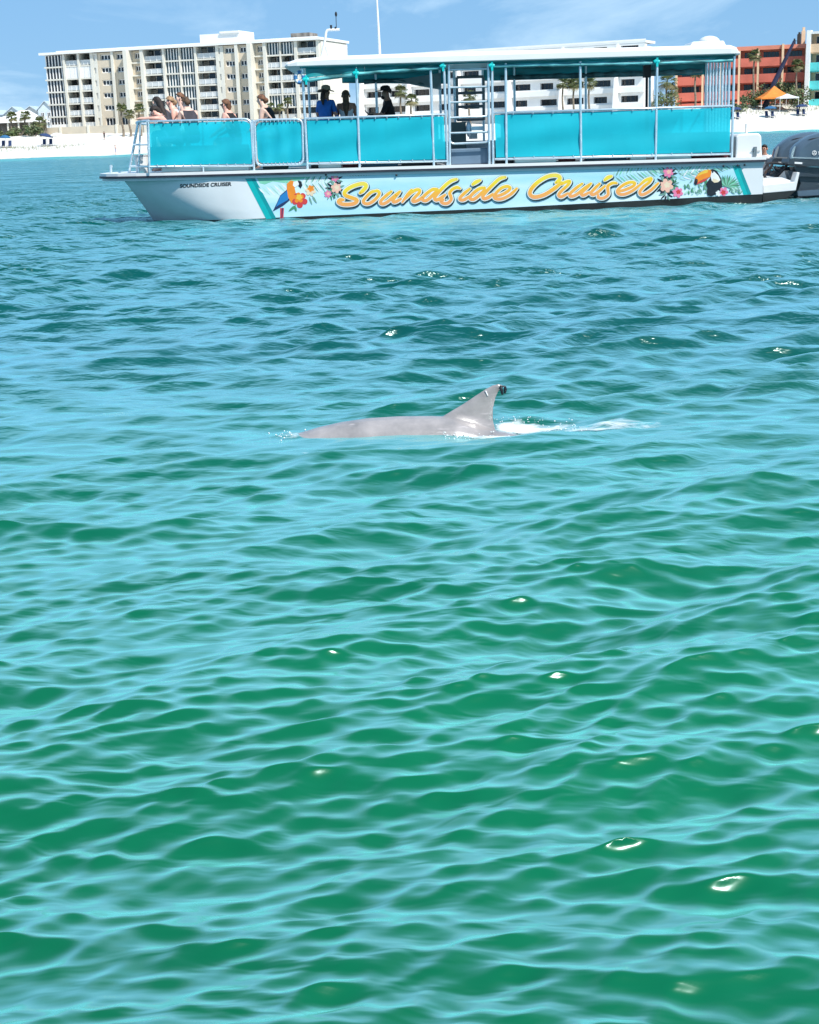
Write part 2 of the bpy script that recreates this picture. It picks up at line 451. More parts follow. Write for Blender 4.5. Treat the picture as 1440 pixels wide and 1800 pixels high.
M_HOUSE = pm('pale_house_paint', (0.50, 0.58, 0.63), 0.8, 0.06, 0.4)
M_HOUSE2 = pm('off_white_house_paint', (0.60, 0.61, 0.60), 0.8, 0.08, 0.4)
M_SEAWALL = pm('seawall_concrete', (0.60, 0.53, 0.42), 0.9, 0.10, 0.3, bump=0.3, bscale=3)
M_DARK = pm('dark_interior', (0.05, 0.045, 0.04), 0.9, 0.3, 0.5)

def equal_height(ua, va, ub, vb, Yb):
    """left and right roof corners of one level roof, the right one at y = Yb"""
    B = P(ub, vb, Yb); a = P(ua, va, Yb)
    Ya = Yb * (B.z - EYE.z) / (a.z - EYE.z)
    return P(ua, va, Ya), B
def open_wall(m, x0, x1, z0, z1, wx0, wx1, wz0, wz1, y0, y1):
    """wall panel with a real opening: four boxes butted together"""
    m.box(x0, wx0, y0, y1, z0, z1); m.box(wx1, x1, y0, y1, z0, z1)
    m.box(wx0, wx1, y0, y1, z0, wz0); m.box(wx0, wx1, y0, y1, wz1, z1)
def window(root, x0, x1, z0, z1, y, n=3, glass=None, frame=None, t=0.12, name='window'):
    g = MB(); g.box(x0, x1, y, y + 0.06, z0, z1); w = g.build(name, glass or M_GLASS, root, local=True)
    f = MB()
    for i in range(n + 1):
        x = x0 + (x1 - x0) * i / n; f.box(x - t / 2, x + t / 2, y - 0.08, y - 0.005, z0, z1)
    f.box(x0, x1, y - 0.07, y - 0.004, z0, z0 + t); f.box(x0, x1, y - 0.07, y - 0.004, z1 - t, z1)
    f.build('window_frame', frame or M_WHITE, w, local=True, kind='stuff')
    return w
def balcony(root, x0, x1, z0, z1, y0, back, screen=False):
    door = MB(); door.box(x0, x1, back, back + 0.1, z0, z1); d = door.build('sliding_door', M_GLASS, root, local=True)
    f = MB(); n = max(2, int((x1 - x0) / 1.5))
    for i in range(n + 1):
        x = x0 + (x1 - x0) * i / n; f.box(x - 0.07, x + 0.07, back - 0.08, back - 0.005, z0, z1)
    f.build('door_frame', M_WHITE, d, local=True, kind='stuff')
    c = MB(); k = random.random()
    c.box(x0 + (x1 - x0) * 0.08 * k, x0 + (x1 - x0) * (0.2 + 0.2 * k), back - 0.15, back - 0.09, z0, z1 - 0.2); c.build('curtain', M_ROOM, d, local=True)
    r = MB(); n = 3
    r.box(x0, x1, y0 + 0.06, y0 + 0.10, z0 + 0.1, z0 + 1.02)
    b = r.build('railing', M_RAIL, root, local=True)
    r = MB(); r.box(x0, x1, y0 + 0.02, y0 + 0.14, z0 + 1.03, z0 + 1.12)
    for i in range(1, n):
        x = x0 + (x1 - x0) * i / n; r.box(x - 0.06, x + 0.06, y0 - 0.02, y0 + 0.055, z0, z0 + 1.02)
    r.build('handrail', M_WHITE, b, local=True, kind='stuff')

def cream_condo():
    A, B = equal_height(76, 93, 561, 65, 322.0)
    H = B.z; rz = math.atan2(B.y - A.y, B.x - A.x)
    X = lambda u, dv=12: plane_hit(u, 93 - 0.0577 * (u - 76) + dv, A, B)[0]
    zb = plane_hit(84, 228, A, B)[1]
    root = empty('condo_building', (A.x, A.y, zb), 'long cream six storey condo block with balconies behind the left beach', 'building', rz=rz)
    h = H - zb - 0.55; fh = h / 6.0; Lx = (B - A).length; D = 17.0
    z = lambda k: (5 - k) * fh                      # floor 0 is the top storey
    # slabs and roof
    m = MB(); m.box(-0.7, Lx + 0.5, -0.9, D + 0.5, h, h + 0.5); m.box(3, Lx - 1, 0.5, D - 1, h + 0.5, h + 0.8)
    rf = m.build('roof', M_WHITE, root, local=True)
    m = MB(); x0, x1 = X(346), X(416); m.box(x0, x1, 2.0, 10, h + 0.5, h + 2.6); m.box(x0 + 5, x1, 1.6, 10, h + 2.6, h + 3.0); m.build('penthouse', M_WHITE, rf, local=True)
    m = MB(); x0, x1 = X(500), X(533); m.box(x0, x1, 4, 9, h + 0.5, h + 1.9); m.build('lift_housing', M_ROOM, rf, local=True)
    m = MB(); m.box(0, Lx, 2.6, D, -3, h); m.build('rear_block', M_CREAM, root, local=True)
    m = MB(); m.box(Lx - 0.4, Lx, 0, 2.6, 0, h); m.box(Lx + 0.002, Lx + 0.3, 0.3, D - 0.2, -3, h - 0.3); m.build('end_wall', M_CREAM, root, local=True)
    for k in range(6):
        m = MB(); m.box(-0.05, Lx - 0.41, -0.12, 2.6, z(k) - 0.16, z(k) + 0.16); m.build('floor_slab', M_CREAM, root, local=True)
    def pier(u, w=0.55, front=-0.35, mt=M_CREAM, top=0.0):
        x = X(u); m = MB(); m.box(x - w / 2, x + w / 2, front, 2.6, 0, h - 0.05 + top); m.build('pier', mt, root, local=True)
    def louvres(u0, u1, n, floors=range(6)):
        x0, x1 = X(u0), X(u1)
        for k in floors:
            a, b = z(k) + 0.16, z(k) + fh - 0.16
            g = MB(); g.box(x0, x1, 0.45, 0.55, a, b); w = g.build('window', M_TGLASS if u0 > 280 else M_GLASS, root, local=True)
            f = MB(); p = (x1 - x0) / n
            for i in range(n + 1):
                f.box(x0 + i * p - 0.11, x0 + i * p + 0.11, 0.28, 0.44, a, b)
            if k == 5: f.box(x0, x1, 0.1, 0.2, a, a + 0.9)
            f.build('louvre_fins', M_WHITE, w, local=True, kind='stuff')
    def balconies(u0, u1, floors=range(6)):
        x0, x1 = X(u0), X(u1)
        for k in floors: balcony(root, x0, x1, z(k) + 0.16, z(k) + fh - 0.16, 0.0, 2.3)
    def wall_win(u0, u1, w0, w1, y0=0.35, mt=M_BEIGE, floors=range(6)):
        x0, x1, a, b = X(u0), X(u1), X(w0), X(w1)
        for k in floors:
            lo, hi = z(k) + 0.16, z(k) + fh - 0.16
            wz0, wz1 = lo + 0.75, hi - 0.42
            if k == 5: wz0 = lo + 0.1
            m = MB(); open_wall(m, x0, x1, lo - 0.319 if k < 5 else lo, hi, a, b, wz0, wz1, y0 - 0.5, y0 + 0.3)
            m.build('wall_panel', mt, root, local=True)
            window(root, a, b, wz0, wz1, y0 - 0.1, 3, t=0.2)
    louvres(79, 111.5, 6); pier(112.5)
    for (u0, u1) in ((113.5, 137), (139.5, 160)):
        balconies(u0, u1, (0, 2, 3, 4, 5))
        x0, x1 = X(u0), X(u1); m = MB()                # storm shutters closed on the fifth floor
        for i in range(3): m.box(x0 + (x1 - x0) * i / 3 + 0.03, x0 + (x1 - x0) * (i + 1) / 3 - 0.03, -0.05, 0.05, z(1) + 0.17, z(1) + fh - 0.17)
        m.build('storm_shutter', M_WHITE, root, local=True)
    pier(138.2, 0.5); pier(161.5, 0.7)
    wall_win(162.5, 171.5, 165, 168.5, 0.2, M_CREAM); wall_win(172, 197.5, 177, 194)
    pier(198.5, 0.6, -0.6, M_CREAM); wall_win(199.5, 225, 205, 221); pier(227, 0.9, -2.2, M_CREAM, 0.0)
    wall_win(228.5, 249, 235, 247, 0.9); pier(250.5, 0.8, -0.7)
    balconies(252, 286); pier(287.5); louvres(289, 314, 5); louvres(316, 341, 5); pier(315, 0.3, -0.2); pier(343.5)
    balconies(346, 380); pier(382, 0.7); wall_win(383, 393, 384.5, 387.5, 0.2, M_CREAM); wall_win(393.5, 415, 396, 411.5)
    pier(417, 0.7, -0.8); wall_win(418.5, 441, 422, 437.5); pier(443, 0.9, -2.0); wall_win(445, 464.5, 451, 462.5, 0.9)
    pier(466, 0.7, -0.6); louvres(467, 518, 10, (0, 4)); balconies(467, 491, (1, 2, 3)); balconies(493, 518, (1, 2, 3)); balconies(467, 518, (5,))
    pier(492, 0.3, -0.15, M_CREAM); pier(520, 0.7); balconies(522, 557); pier(558.5, 0.6)
    for k in (1, 3):                                     # nothing on the end wall but two shallow string courses
        m = MB(); m.box(Lx + 0.301, Lx + 0.36, 0.4, D - 0.4, z(k) - 0.08, z(k) + 0.08); m.build('string_course', M_CREAM, root, local=True)
    # low sea wall in front, in separate panels
    sw = empty('sea_wall', (A.x, A.y, zb), 'low tan sea wall panels in front of the cream condo', 'wall', rz=rz)
    xx = -1.0
    while xx < Lx:
        m = MB(); m.box(xx, xx + 6.6, -5.4, -5.0, -2.2, 0.35); m.build('wall_panel', M_SEAWALL, sw, local=True)
        m = MB(); m.box(xx + 6.6, xx + 7.1, -5.6, -4.9, -2.2, 0.55); m.build('pier', M_CREAM, sw, local=True)
        xx += 7.1
    m = MB(); m.box(-1, Lx, -4.98, 0.0, -2.0, -0.02); m.build('terrace', M_SEAWALL, sw, local=True)
cream_condo()

def white_condo():
    A, B = equal_height(636, 100.5, 1134, 69.7, 318.0)
    H = B.z; rz = math.atan2(B.y - A.y, B.x - A.x); Lx = (B - A).length
    vt = lambda u: 100.5 - 0.0618 * (u - 636)
    X = lambda u, v=None: plane_hit(u, vt(u) + 10 if v is None else v, A, B)[0]
    zb = 4.6
    root = empty('white_condo_building', (A.x, A.y, zb), 'low white condo with strip windows and slanted fins behind the tour boat', 'building', rz=rz)
    h = H - zb; fh = 3.42; D = 7.0
    m = MB(); m.box(0, Lx, 1.6, D, -3, h - 1.2); m.build('rear_block', M_WHITE, root, local=True)
    m = MB(); m.box(-0.2, Lx + 0.2, -0.15, D, h - 0.55, h - 0.05); rf = m.build('roof', M_WHITE, root, local=True)
    m = MB(); m.box(0, Lx, 0.2, 0.5, h - 0.05, h + 0.25); m.build('roof_parapet', M_WHITE, rf, local=True)
    nb = 11
    floors = int((h - 0.6) // fh) + 1
    for k in range(floors):
        z1 = h - 0.56 - k * fh; z0 = max(0.0, z1 - fh)
        if z1 - z0 < 2.2: continue
        for b in range(nb):
            x0 = Lx * b / nb; x1 = Lx * (b + 1) / nb
            a = x0 + 0.9; c = x1 - 1.4 - (0.8 if (b + k) % 3 == 0 else 0.0)
            m = MB(); open_wall(m, x0, x1, z0, z1, a, c, z1 - 1.75, z1 - 0.42, -0.1, 1.5)
            m.build('wall_panel', M_WHITE, root, local=True)
            window(root, a, c, z1 - 1.75, z1 - 0.42, 1.0, 4, M_GLASS, pm('bronze_frame', (0.10, 0.085, 0.07), 0.5), 0.08)
            m = MB(); m.box(x0, x1, -0.75, -0.101, z0 + 0.25, z0 + 1.35); m.build('parapet', M_WHITE, root, local=True)
    for b in range(0, nb + 1, 2):
        x = Lx * b / nb
        m = MB(); m.prism([(x, -0.11, h - 0.6), (x, -0.8, h - 0.6), (x, -4.2, -3.0), (x, -0.11, -3.0)], (0.45, 0, 0)); m.build('buttress_fin', M_WHITE, root, local=True)
white_condo()

def red_condo():
    A, B = equal_height(1190, 87.5, 1418, 77, 330.0)
    H = B.z; rz = math.atan2(B.y - A.y, B.x - A.x); Lx = (B - A).length
    X = lambda u, v=100: plane_hit(u, v, A, B)[0]
    zb = 4.8
    root = empty('terracotta_condo_building', (A.x, A.y, zb), 'terracotta red condo with peach piers behind the orange tent', 'building', rz=rz)
    h = H - zb; fh = 3.42
    m = MB(); m.box(0, Lx, 0.0, 16, -3, 0.0); m.box(0, Lx, 2.3, 16, 0, h - 0.3); m.build('rear_block', M_REDL, root, local=True)
    m = MB(); m.box(-0.1, Lx + 0.1, -0.5, 16, h - 0.85, h); rf = m.build('roof', M_REDL, root, local=True)
    edges = [0.0, X(1236), X(1268), X(1300), X(1333), X(1376), Lx]
    for k in range(5):
        z1 = h - 0.851 - k * fh; z0 = max(z1 - fh, 0)
        if z1 <= 0.6: break
        for i in range(6):
            x0, x1 = edges[i] + 0.25, edges[i + 1] - 0.25
            m = MB(); m.box(x0, x1, -0.6, -0.2, z0 - 0.05, min(z0 + 1.75, z1 - 0.5)); m.box(x0, x1, -0.2, 2.3, z0 - 0.3, z0 - 0.05); m.build('balcony_parapet', M_RED, root, local=True)
            m = MB(); open_wall(m, x0, x1, z0, z1, x0 + 0.9, x1 - 0.5, z0 + 0.6, z1 - 0.35, 1.5, 2.29); m.build('wall_panel', M_REDL, root, local=True)
            window(root, x0 + 0.9, x1 - 0.5, z0 + 0.6, z1 - 0.35, 2.0, 4, M_TGLASS if k == 0 else M_GLASS, pm('brown_frame', (0.12, 0.06, 0.045), 0.6), 0.09)
    for i, e in enumerate(edges):
        full = i in (0, 5)
        m = MB(); m.box(e - 0.24, e + 0.24, -0.9 if full else -0.55, 2.29, 0, h - 0.86 if not full else h + 0.2); m.build('pier', M_PEACH, root, local=True)
    for (a, b, c, d) in ((1395, 1400, 0.9, 1.0), (1403, 1409, 2.3, 0.8), (1410, 1417, 2.9, 1.6)):
        m = MB(); m.box(X(a, 72), X(b, 72), 3, 5, h, h + c); m.box(X(a, 72) + .2, X(b, 72) - .1, 3.2, 4.6, h + c, h + c + 0.5 * d); m.build('roof_unit', M_DARK if c < 2.5 else M_PEACH, rf, local=True)
red_condo()

def turquoise_condo():
    A, B = equal_height(1419, 56, 1530, 49.5, 322.0)
    H = B.z; rz = math.atan2(B.y - A.y, B.x - A.x); Lx = (B - A).length
    zb = 4.8
    root = empty('turquoise_condo_building', (A.x, A.y, zb), 'white condo with turquoise balcony fronts at the right edge', 'building', rz=rz)
    h = H - zb; fh = 3.85
    m = MB(); m.box(0, Lx, 0.0, 16, -3, 0.0); m.box(0, Lx, 2.5, 16, 0, h - 0.2); m.build('rear_block', M_WHITE, root, local=True)
    m = MB(); m.box(-0.1, Lx, -0.4, 16, h - 0.5, h); m.build('roof', M_WHITE, root, local=True)
    m = MB(); m.prism([(0, -0.41, h + 0.3), (0, 2.4, h + 0.3), (0, 2.4, 0), (0, -1.6, 0)], (0.9, 0, 0)); m.build('side_fin', M_WHITE, root, local=True)
    for k in range(5):
        z1 = h - 0.501 - k * fh; z0 = z1 - fh
        if z0 < -1: break
        for i in range(2):
            x0 = 0.9 + i * 7.0; x1 = x0 + 6.6
            m = MB(); m.box(x0, x1, -0.3, -0.05, z0, z0 + 1.75); m.box(x0, x1, -0.05, 2.4, z0 - 0.25, z0); m.build('balcony_front', M_TURQ if k else M_PEACH, root, local=True)
            m = MB(); open_wall(m, x0, x1, z0, z1, x0 + 0.9, x1 - 0.4, z0 + 0.3, z1 - 0.4, 1.8, 2.49); m.build('wall_panel', M_PEACH, root, local=True)
            window(root, x0 + 0.9, x1 - 0.4, z0 + 0.3, z1 - 0.4, 2.2, 3)
turquoise_condo()

def beach_house(u0, u1, vtop, vbase, Y, label, mt, gable='front', roof=None):
    a = P(u0, vbase, Y); b = P(u1, vbase, Y); t = P((u0 + u1) / 2, vtop, Y)
    w = b.x - a.x; h = t.z - a.z; e = h * 0.72; D = 9.0
    root = empty('beach_house', (a.x, a.y, a.z), label, 'house', 'pale houses beyond the left beach')
    m = MB()
    if gable == 'front': m.prism([(0, 0, 0), (w, 0, 0), (w, 0, e), (w / 2, 0, h - 0.15), (0, 0, e)], (0, D, 0))
    else: m.box(0, w, 0, D, 0, e)
    m.build('wall', mt, root, local=True)
    m = MB(); o = 0.5
    if gable == 'front':
        for s in (0, 1):
            x0 = -o if s == 0 else w + o; zz = e - o * (h - e) / (w / 2)
            m.hexa([(x0, -o, zz), (w / 2, -o, h), (w / 2, D + o, h), (x0, D + o, zz)], [(x0, -o, zz + .2), (w / 2, -o, h + .2), (w / 2, D + o, h + .2), (x0, D + o, zz + .2)])
    else:
        m.hexa([(-o, -o, e), (w + o, -o, e), (w + o, D + o, e), (-o, D + o, e)], [(w * .22, D * .4, h), (w * .78, D * .4, h), (w * .78, D * .6, h), (w * .22, D * .6, h)])
    m.build('roof', roof or M_BLUEROOF, root, local=True)
    for (fx, fz) in ((0.2, 0.12), (0.62, 0.12), (0.2, 0.52), (0.62, 0.52)):
        x0 = w * fx; x1 = w * (fx + 0.2); z0 = e * fz; z1 = e * (fz + 0.3)
        if z1 > e - 0.1: continue
        window(root, x0, x1, z0, z1, -0.08, 2, M_GLASS, M_WHITE, 0.1)
    m = MB(); m.box(-0.1, w + 0.1, -1.2, -0.2, e * 0.46, e * 0.49)
    for i in range(6): m.box(w * i / 5 - .07, w * i / 5 + .07, -1.2, -1.1, 0, e * 0.62)
    m.build('porch', M_WHITE, root, local=True)
beach_house(-30, 13, 193, 226, 420, 'pale blue house with flat porch, leftmost behind the beach palms', M_HOUSE, 'side')
beach_house(12, 39, 188, 226, 418, 'pale blue gabled house second from the left edge', M_HOUSE)
beach_house(41, 72, 187, 226, 415, 'white gabled house with a grey side left of the cream condo', M_HOUSE2)
beach_house(70, 96, 178, 226, 410, 'tall pale blue house partly hidden by the cream condo', M_HOUSE, 'front')
def pavilion():
    a = P(-22, 240, 330); b = P(72, 237, 330)
    root = empty('beach_pavilion', (a.x, 330, a.z - .6), 'low open pavilion with wide white roof behind the left palms', 'pavilion')
    w = b.x - a.x; e = 3.4
    m = MB(); m.hexa([(-.5, -.5, e), (w + .5, -.5, e), (w + .5, 8, e), (-.5, 8, e)], [(w * .62, 3, e + 2.6), (w * .72, 3, e + 2.6), (w * .72, 5, e + 2.6), (w * .62, 5, e + 2.6)]); m.build('roof', M_WHITE, root, local=True)
    for i in range(6):
        x = w * i / 5; m = MB(); m.box(x - .15, x + .15, 0, .3, 0, e - .001); m.build('post', M_CREAM, root, local=True)
    m = MB(); m.box(0, w, 6, 6.3, 0, e - .002); m.build('rear_wall', M_ROOM, root, local=True)
pavilion()
# ------------------------------------------------------------------ tour boat
Y0, Y1 = 29.6, 32.5                        # near and far side of the hull
PX = F / (Y0 * math.cos(PITCH))            # photograph pixels per metre at the near side
M_GEL = pm('white_gelcoat', (0.74, 0.77, 0.78), 0.28, 0.05, 0.9, bump=0.03, bscale=2.5)
M_BOOT = pm('black_bottom_paint', (0.012, 0.014, 0.014), 0.5, 0.5, 2.0)
M_RUB = pm('black_rub_rail', (0.02, 0.022, 0.035), 0.5, 0.3, 3.0)
M_ALU = pm('brushed_aluminium', (0.66, 0.76, 0.82), 0.32, 0.08, 6.0, metallic=0.55)
M_ROOFW = pm('white_hardtop', (0.80, 0.80, 0.79), 0.35, 0.04, 0.8)
M_TEALV = pm('teal_vinyl', (0.02, 0.30, 0.32), 0.4, 0.35, 3.0, bump=0.5, bscale=6, stretch=(0.4, 1, 3), trans=0.25)
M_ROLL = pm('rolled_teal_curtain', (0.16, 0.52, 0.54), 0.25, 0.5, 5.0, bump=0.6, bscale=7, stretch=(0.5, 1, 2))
M_CLIP = pm('bright_teal_strap', (0.0, 0.55, 0.55), 0.5, 0.15, 5)
M_BENCH = pm('grey_bench_vinyl', (0.50, 0.54, 0.57), 0.5, 0.12, 2.0)
M_BLK = pm('black_bag', (0.015, 0.015, 0.02), 0.7, 0.4, 4.0)
M_MAROON = pm('maroon_cloth', (0.10, 0.01, 0.015), 0.8, 0.3, 4.0)
M_DECKF = pm('grey_deck', (0.42, 0.44, 0.46), 0.8, 0.1, 2.0)
M_GREYBOX = pm('slate_step_box', (0.13, 0.20, 0.28), 0.45, 0.1, 2.0)
M_CLEAR = pm('clear_vinyl', (0.55, 0.65, 0.68), 0.2, 0.2, 2.0, trans=0.5)
def fabric_material():
    m = bpy.data.materials.new('cyan_mesh_fabric'); m.use_nodes = True
    t = m.node_tree; b = t.nodes['Principled BSDF']; o = t.nodes['Material Output']; N = t.nodes.new; K = t.links.new
    co = N('ShaderNodeTexCoord'); n = N('ShaderNodeTexNoise'); n.inputs['Scale'].default_value = 1.3; n.inputs['Detail'].default_value = 3
    r = N('ShaderNodeValToRGB'); r.color_ramp.elements[0].position = .3; r.color_ramp.elements[1].position = .7
    r.color_ramp.elements[0].color = (0.0, 0.50, 0.62, 1); r.color_ramp.elements[1].color = (0.0, 0.57, 0.69, 1)
    K(co.outputs['Object'], n.inputs['Vector']); K(n.outputs['Fac'], r.inputs['Fac']); K(r.outputs['Color'], b.inputs['Base Color'])
    b.inputs['Roughness'].default_value = 0.7
    n2 = N('ShaderNodeTexNoise'); n2.inputs['Scale'].default_value = 2.2; mp_ = N('ShaderNodeMapping'); mp_.inputs['Scale'].default_value = (1.0, 1.0, 0.35)
    K(co.outputs['Object'], mp_.inputs['Vector']); K(mp_.outputs['Vector'], n2.inputs['Vector'])
    bp = N('ShaderNodeBump'); bp.inputs['Strength'].default_value = 0.25; bp.inputs['Distance'].default_value = 0.05; K(n2.outputs['Fac'], bp.inputs['Height']); K(bp.outputs['Normal'], b.inputs['Normal'])
    tr = N('ShaderNodeBsdfTransparent'); tr.inputs['Color'].default_value = (0.15, 0.9, 1, 1)
    mx = N('ShaderNodeMixShader'); mx.inputs[0].default_value = 0.20
    K(b.outputs[0], mx.inputs[1]); K(tr.outputs[0], mx.inputs[2]); K(mx.outputs[0], o.inputs['Surface'])
    return m
M_FAB = fabric_material()

BOAT = empty('tour_boat', P(720, 378, Y0), 'white tour boat with turquoise side panels, hard top roof and tropical lettering', 'boat')
def part(mb, name, mats, parent=None, **k): return mb.build(name, mats, parent or BOAT, **k)
def vcap(u): return 301.5 - 0.0267 * (u - 440)          # deck edge, photograph pixels
_a, _b = P(440, vcap(440), Y0), P(1340, vcap(1340), Y0)
def deckz(x): return _a.z + (x - _a.x) * (_b.z - _a.z) / (_b.x - _a.x)
def vbot(u):                                             # where white topsides meet the black bottom
    pts = [(270, 387.5), (400, 386.5), (470, 383.5), (870, 366.5), (1140, 352), (1341, 341)]
    for (a, b), (c, d) in zip(pts, pts[1:]):
        if u <= c: return b + (d - b) * (u - a) / (c - a)
    return 341
def gun_in(s): return 0.50 * max(0.0, 1 - s / 0.16) ** 2.2
def hull():
    S = [0, .012, .03, .05, .075, .1, .13, .17, .22, .3, .4, .5, .6, .7, .8, .9, 1.0]
    T = [0, .12, .25, .4, .55, .7, .85, 1.0]
    near = []
    for s in S:
        ut, ub = 218 + 1123 * s, 270 + 1071 * s
        gi = gun_in(s); bi = 0.62 * max(0.0, 1 - s / 0.15) ** 1.5
        tc = min(1.0, 0.32 + 0.68 * s / 0.115)
        col = []
        for t in T:
            g = 0.30 * (t / tc) ** 2 if t <= tc else 0.30 + 0.70 * (t - tc) / (1 - tc)
            if tc >= 1: g = t * t
            u = ut + (ub - ut) * (t + 0.10 * t * (1 - t)); v = (vcap(ut) + 10) * (1 - t) + vbot(ub) * t
            col.append(P(u, v, Y0 + gi + max(0, bi - gi * 0.3) * g))
        near.append(col)
    mir = lambda p: Vector((p.x, Y0 + Y1 - p.y, p.z))
    far = [[mir(p) for p in c] for c in near]
    m = MB(); nS, nT = len(S), len(T)
    m.add([p for c in near for p in c], [(i * nT + j, i * nT + j + 1, (i + 1) * nT + j + 1, (i + 1) * nT + j) for i in range(nS - 1) for j in range(nT - 1)], True)
    m.add([p for c in far for p in c], [(i * nT + j, (i + 1) * nT + j, (i + 1) * nT + j + 1, i * nT + j + 1) for i in range(nS - 1) for j in range(nT - 1)], True)
    for j in range(nT - 1):                               # blunt stem and transom
        m.add([near[0][j], near[0][j + 1], far[0][j + 1], far[0][j]], [(0, 1, 2, 3)]); m.add([near[-1][j], near[-1][j + 1], far[-1][j + 1], far[-1][j]], [(3, 2, 1, 0)])
    h = part(m, 'hull', M_GEL, recalc=False)
    m = MB()
    for side in (near, far):
        top = [c[-1] for c in side]; low = [Vector((p.x + (0.12 if i < 4 else 0), p.y + (0.06 if side is near else -0.06), -0.45)) for i, p in enumerate(top)]
        m.add(top + low, [(i, i + 1, nS + i + 1, nS + i) for i in range(nS - 1)], True)
    m.add([near[0][-1], far[0][-1], Vector((far[0][-1].x + .12, far[0][-1].y, -.45)), Vector((near[0][-1].x + .12, near[0][-1].y, -.45))], [(0, 1, 2, 3)])
    m.add([near[-1][-1], far[-1][-1], Vector((far[-1][-1].x, far[-1][-1].y, -.45)), Vector((near[-1][-1].x, near[-1][-1].y, -.45))], [(0, 1, 2, 3)])
    part(m, 'bottom_paint', M_BOOT, h)
    # deck edge outline in plan
    plan = []
    xb = P(179, 308, Y0 + 0.9).x; xs_ = P(1344, 280, Y0).x
    for (u, ins) in ((179, 0.95), (181, 0.72), (190, 0.5), (210, 0.32), (240, 0.18), (290, 0.07), (360, 0.0), (440, -0.03), (700, -0.03), (1000, -0.03), (1344, -0.03)):
        plan.append((P(u, vcap(u), Y0 + ins).x, Y0 + ins))
    full = plan + [(x, Y0 + Y1 - y) for x, y in reversed(plan)]
    def slab(name, lo, hi, grow, mt, par=None):
        m = MB(); cx = [(x + (grow if x > 7 else (-grow if x < -5.3 else 0)), y + (-grow if y < 31.05 else grow)) for x, y in full]
        n = len(cx); a = [(x, y, deckz(x) + lo) for x, y in cx]; b = [(x, y, deckz(x) + hi) for x, y in cx]
        m.add(a + b, [tuple(range(n)), tuple(range(n, 2 * n))] + [(i, (i + 1) % n, (i + 1) % n + n, i + n) for i in range(n)])
        return part(m, name, mt, par)
    d = slab('deck', -0.035, 0.02, 0.03, M_ROOFW)
    slab('rub_rail', -0.078, -0.0355, 0.045, M_RUB)
    slab('gunwale', -0.13, -0.0785, 0.0, M_GEL)
    m = MB(); m.box(_a.x - 1.0, xs_ - 0.3, Y0 + 0.35, Y1 - 0.35, 0, 0.02); m.v = [(x, y, deckz(x) + 0.021 + z) for x, y, z in m.v]; part(m, 'deck_floor', M_DECKF, d)
    for (u, v) in ((573, 307.5), (697, 308), (1297, 291), (1309, 290), (1272, 292)):
        m = MB(); c = P(u, v, Y0 - 0.035); m.ellipsoid(c, (0.022, 0.02, 0.022), 8, 6); part(m, 'drain_fitting', M_RUB, h)
    return h
HULL = hull()

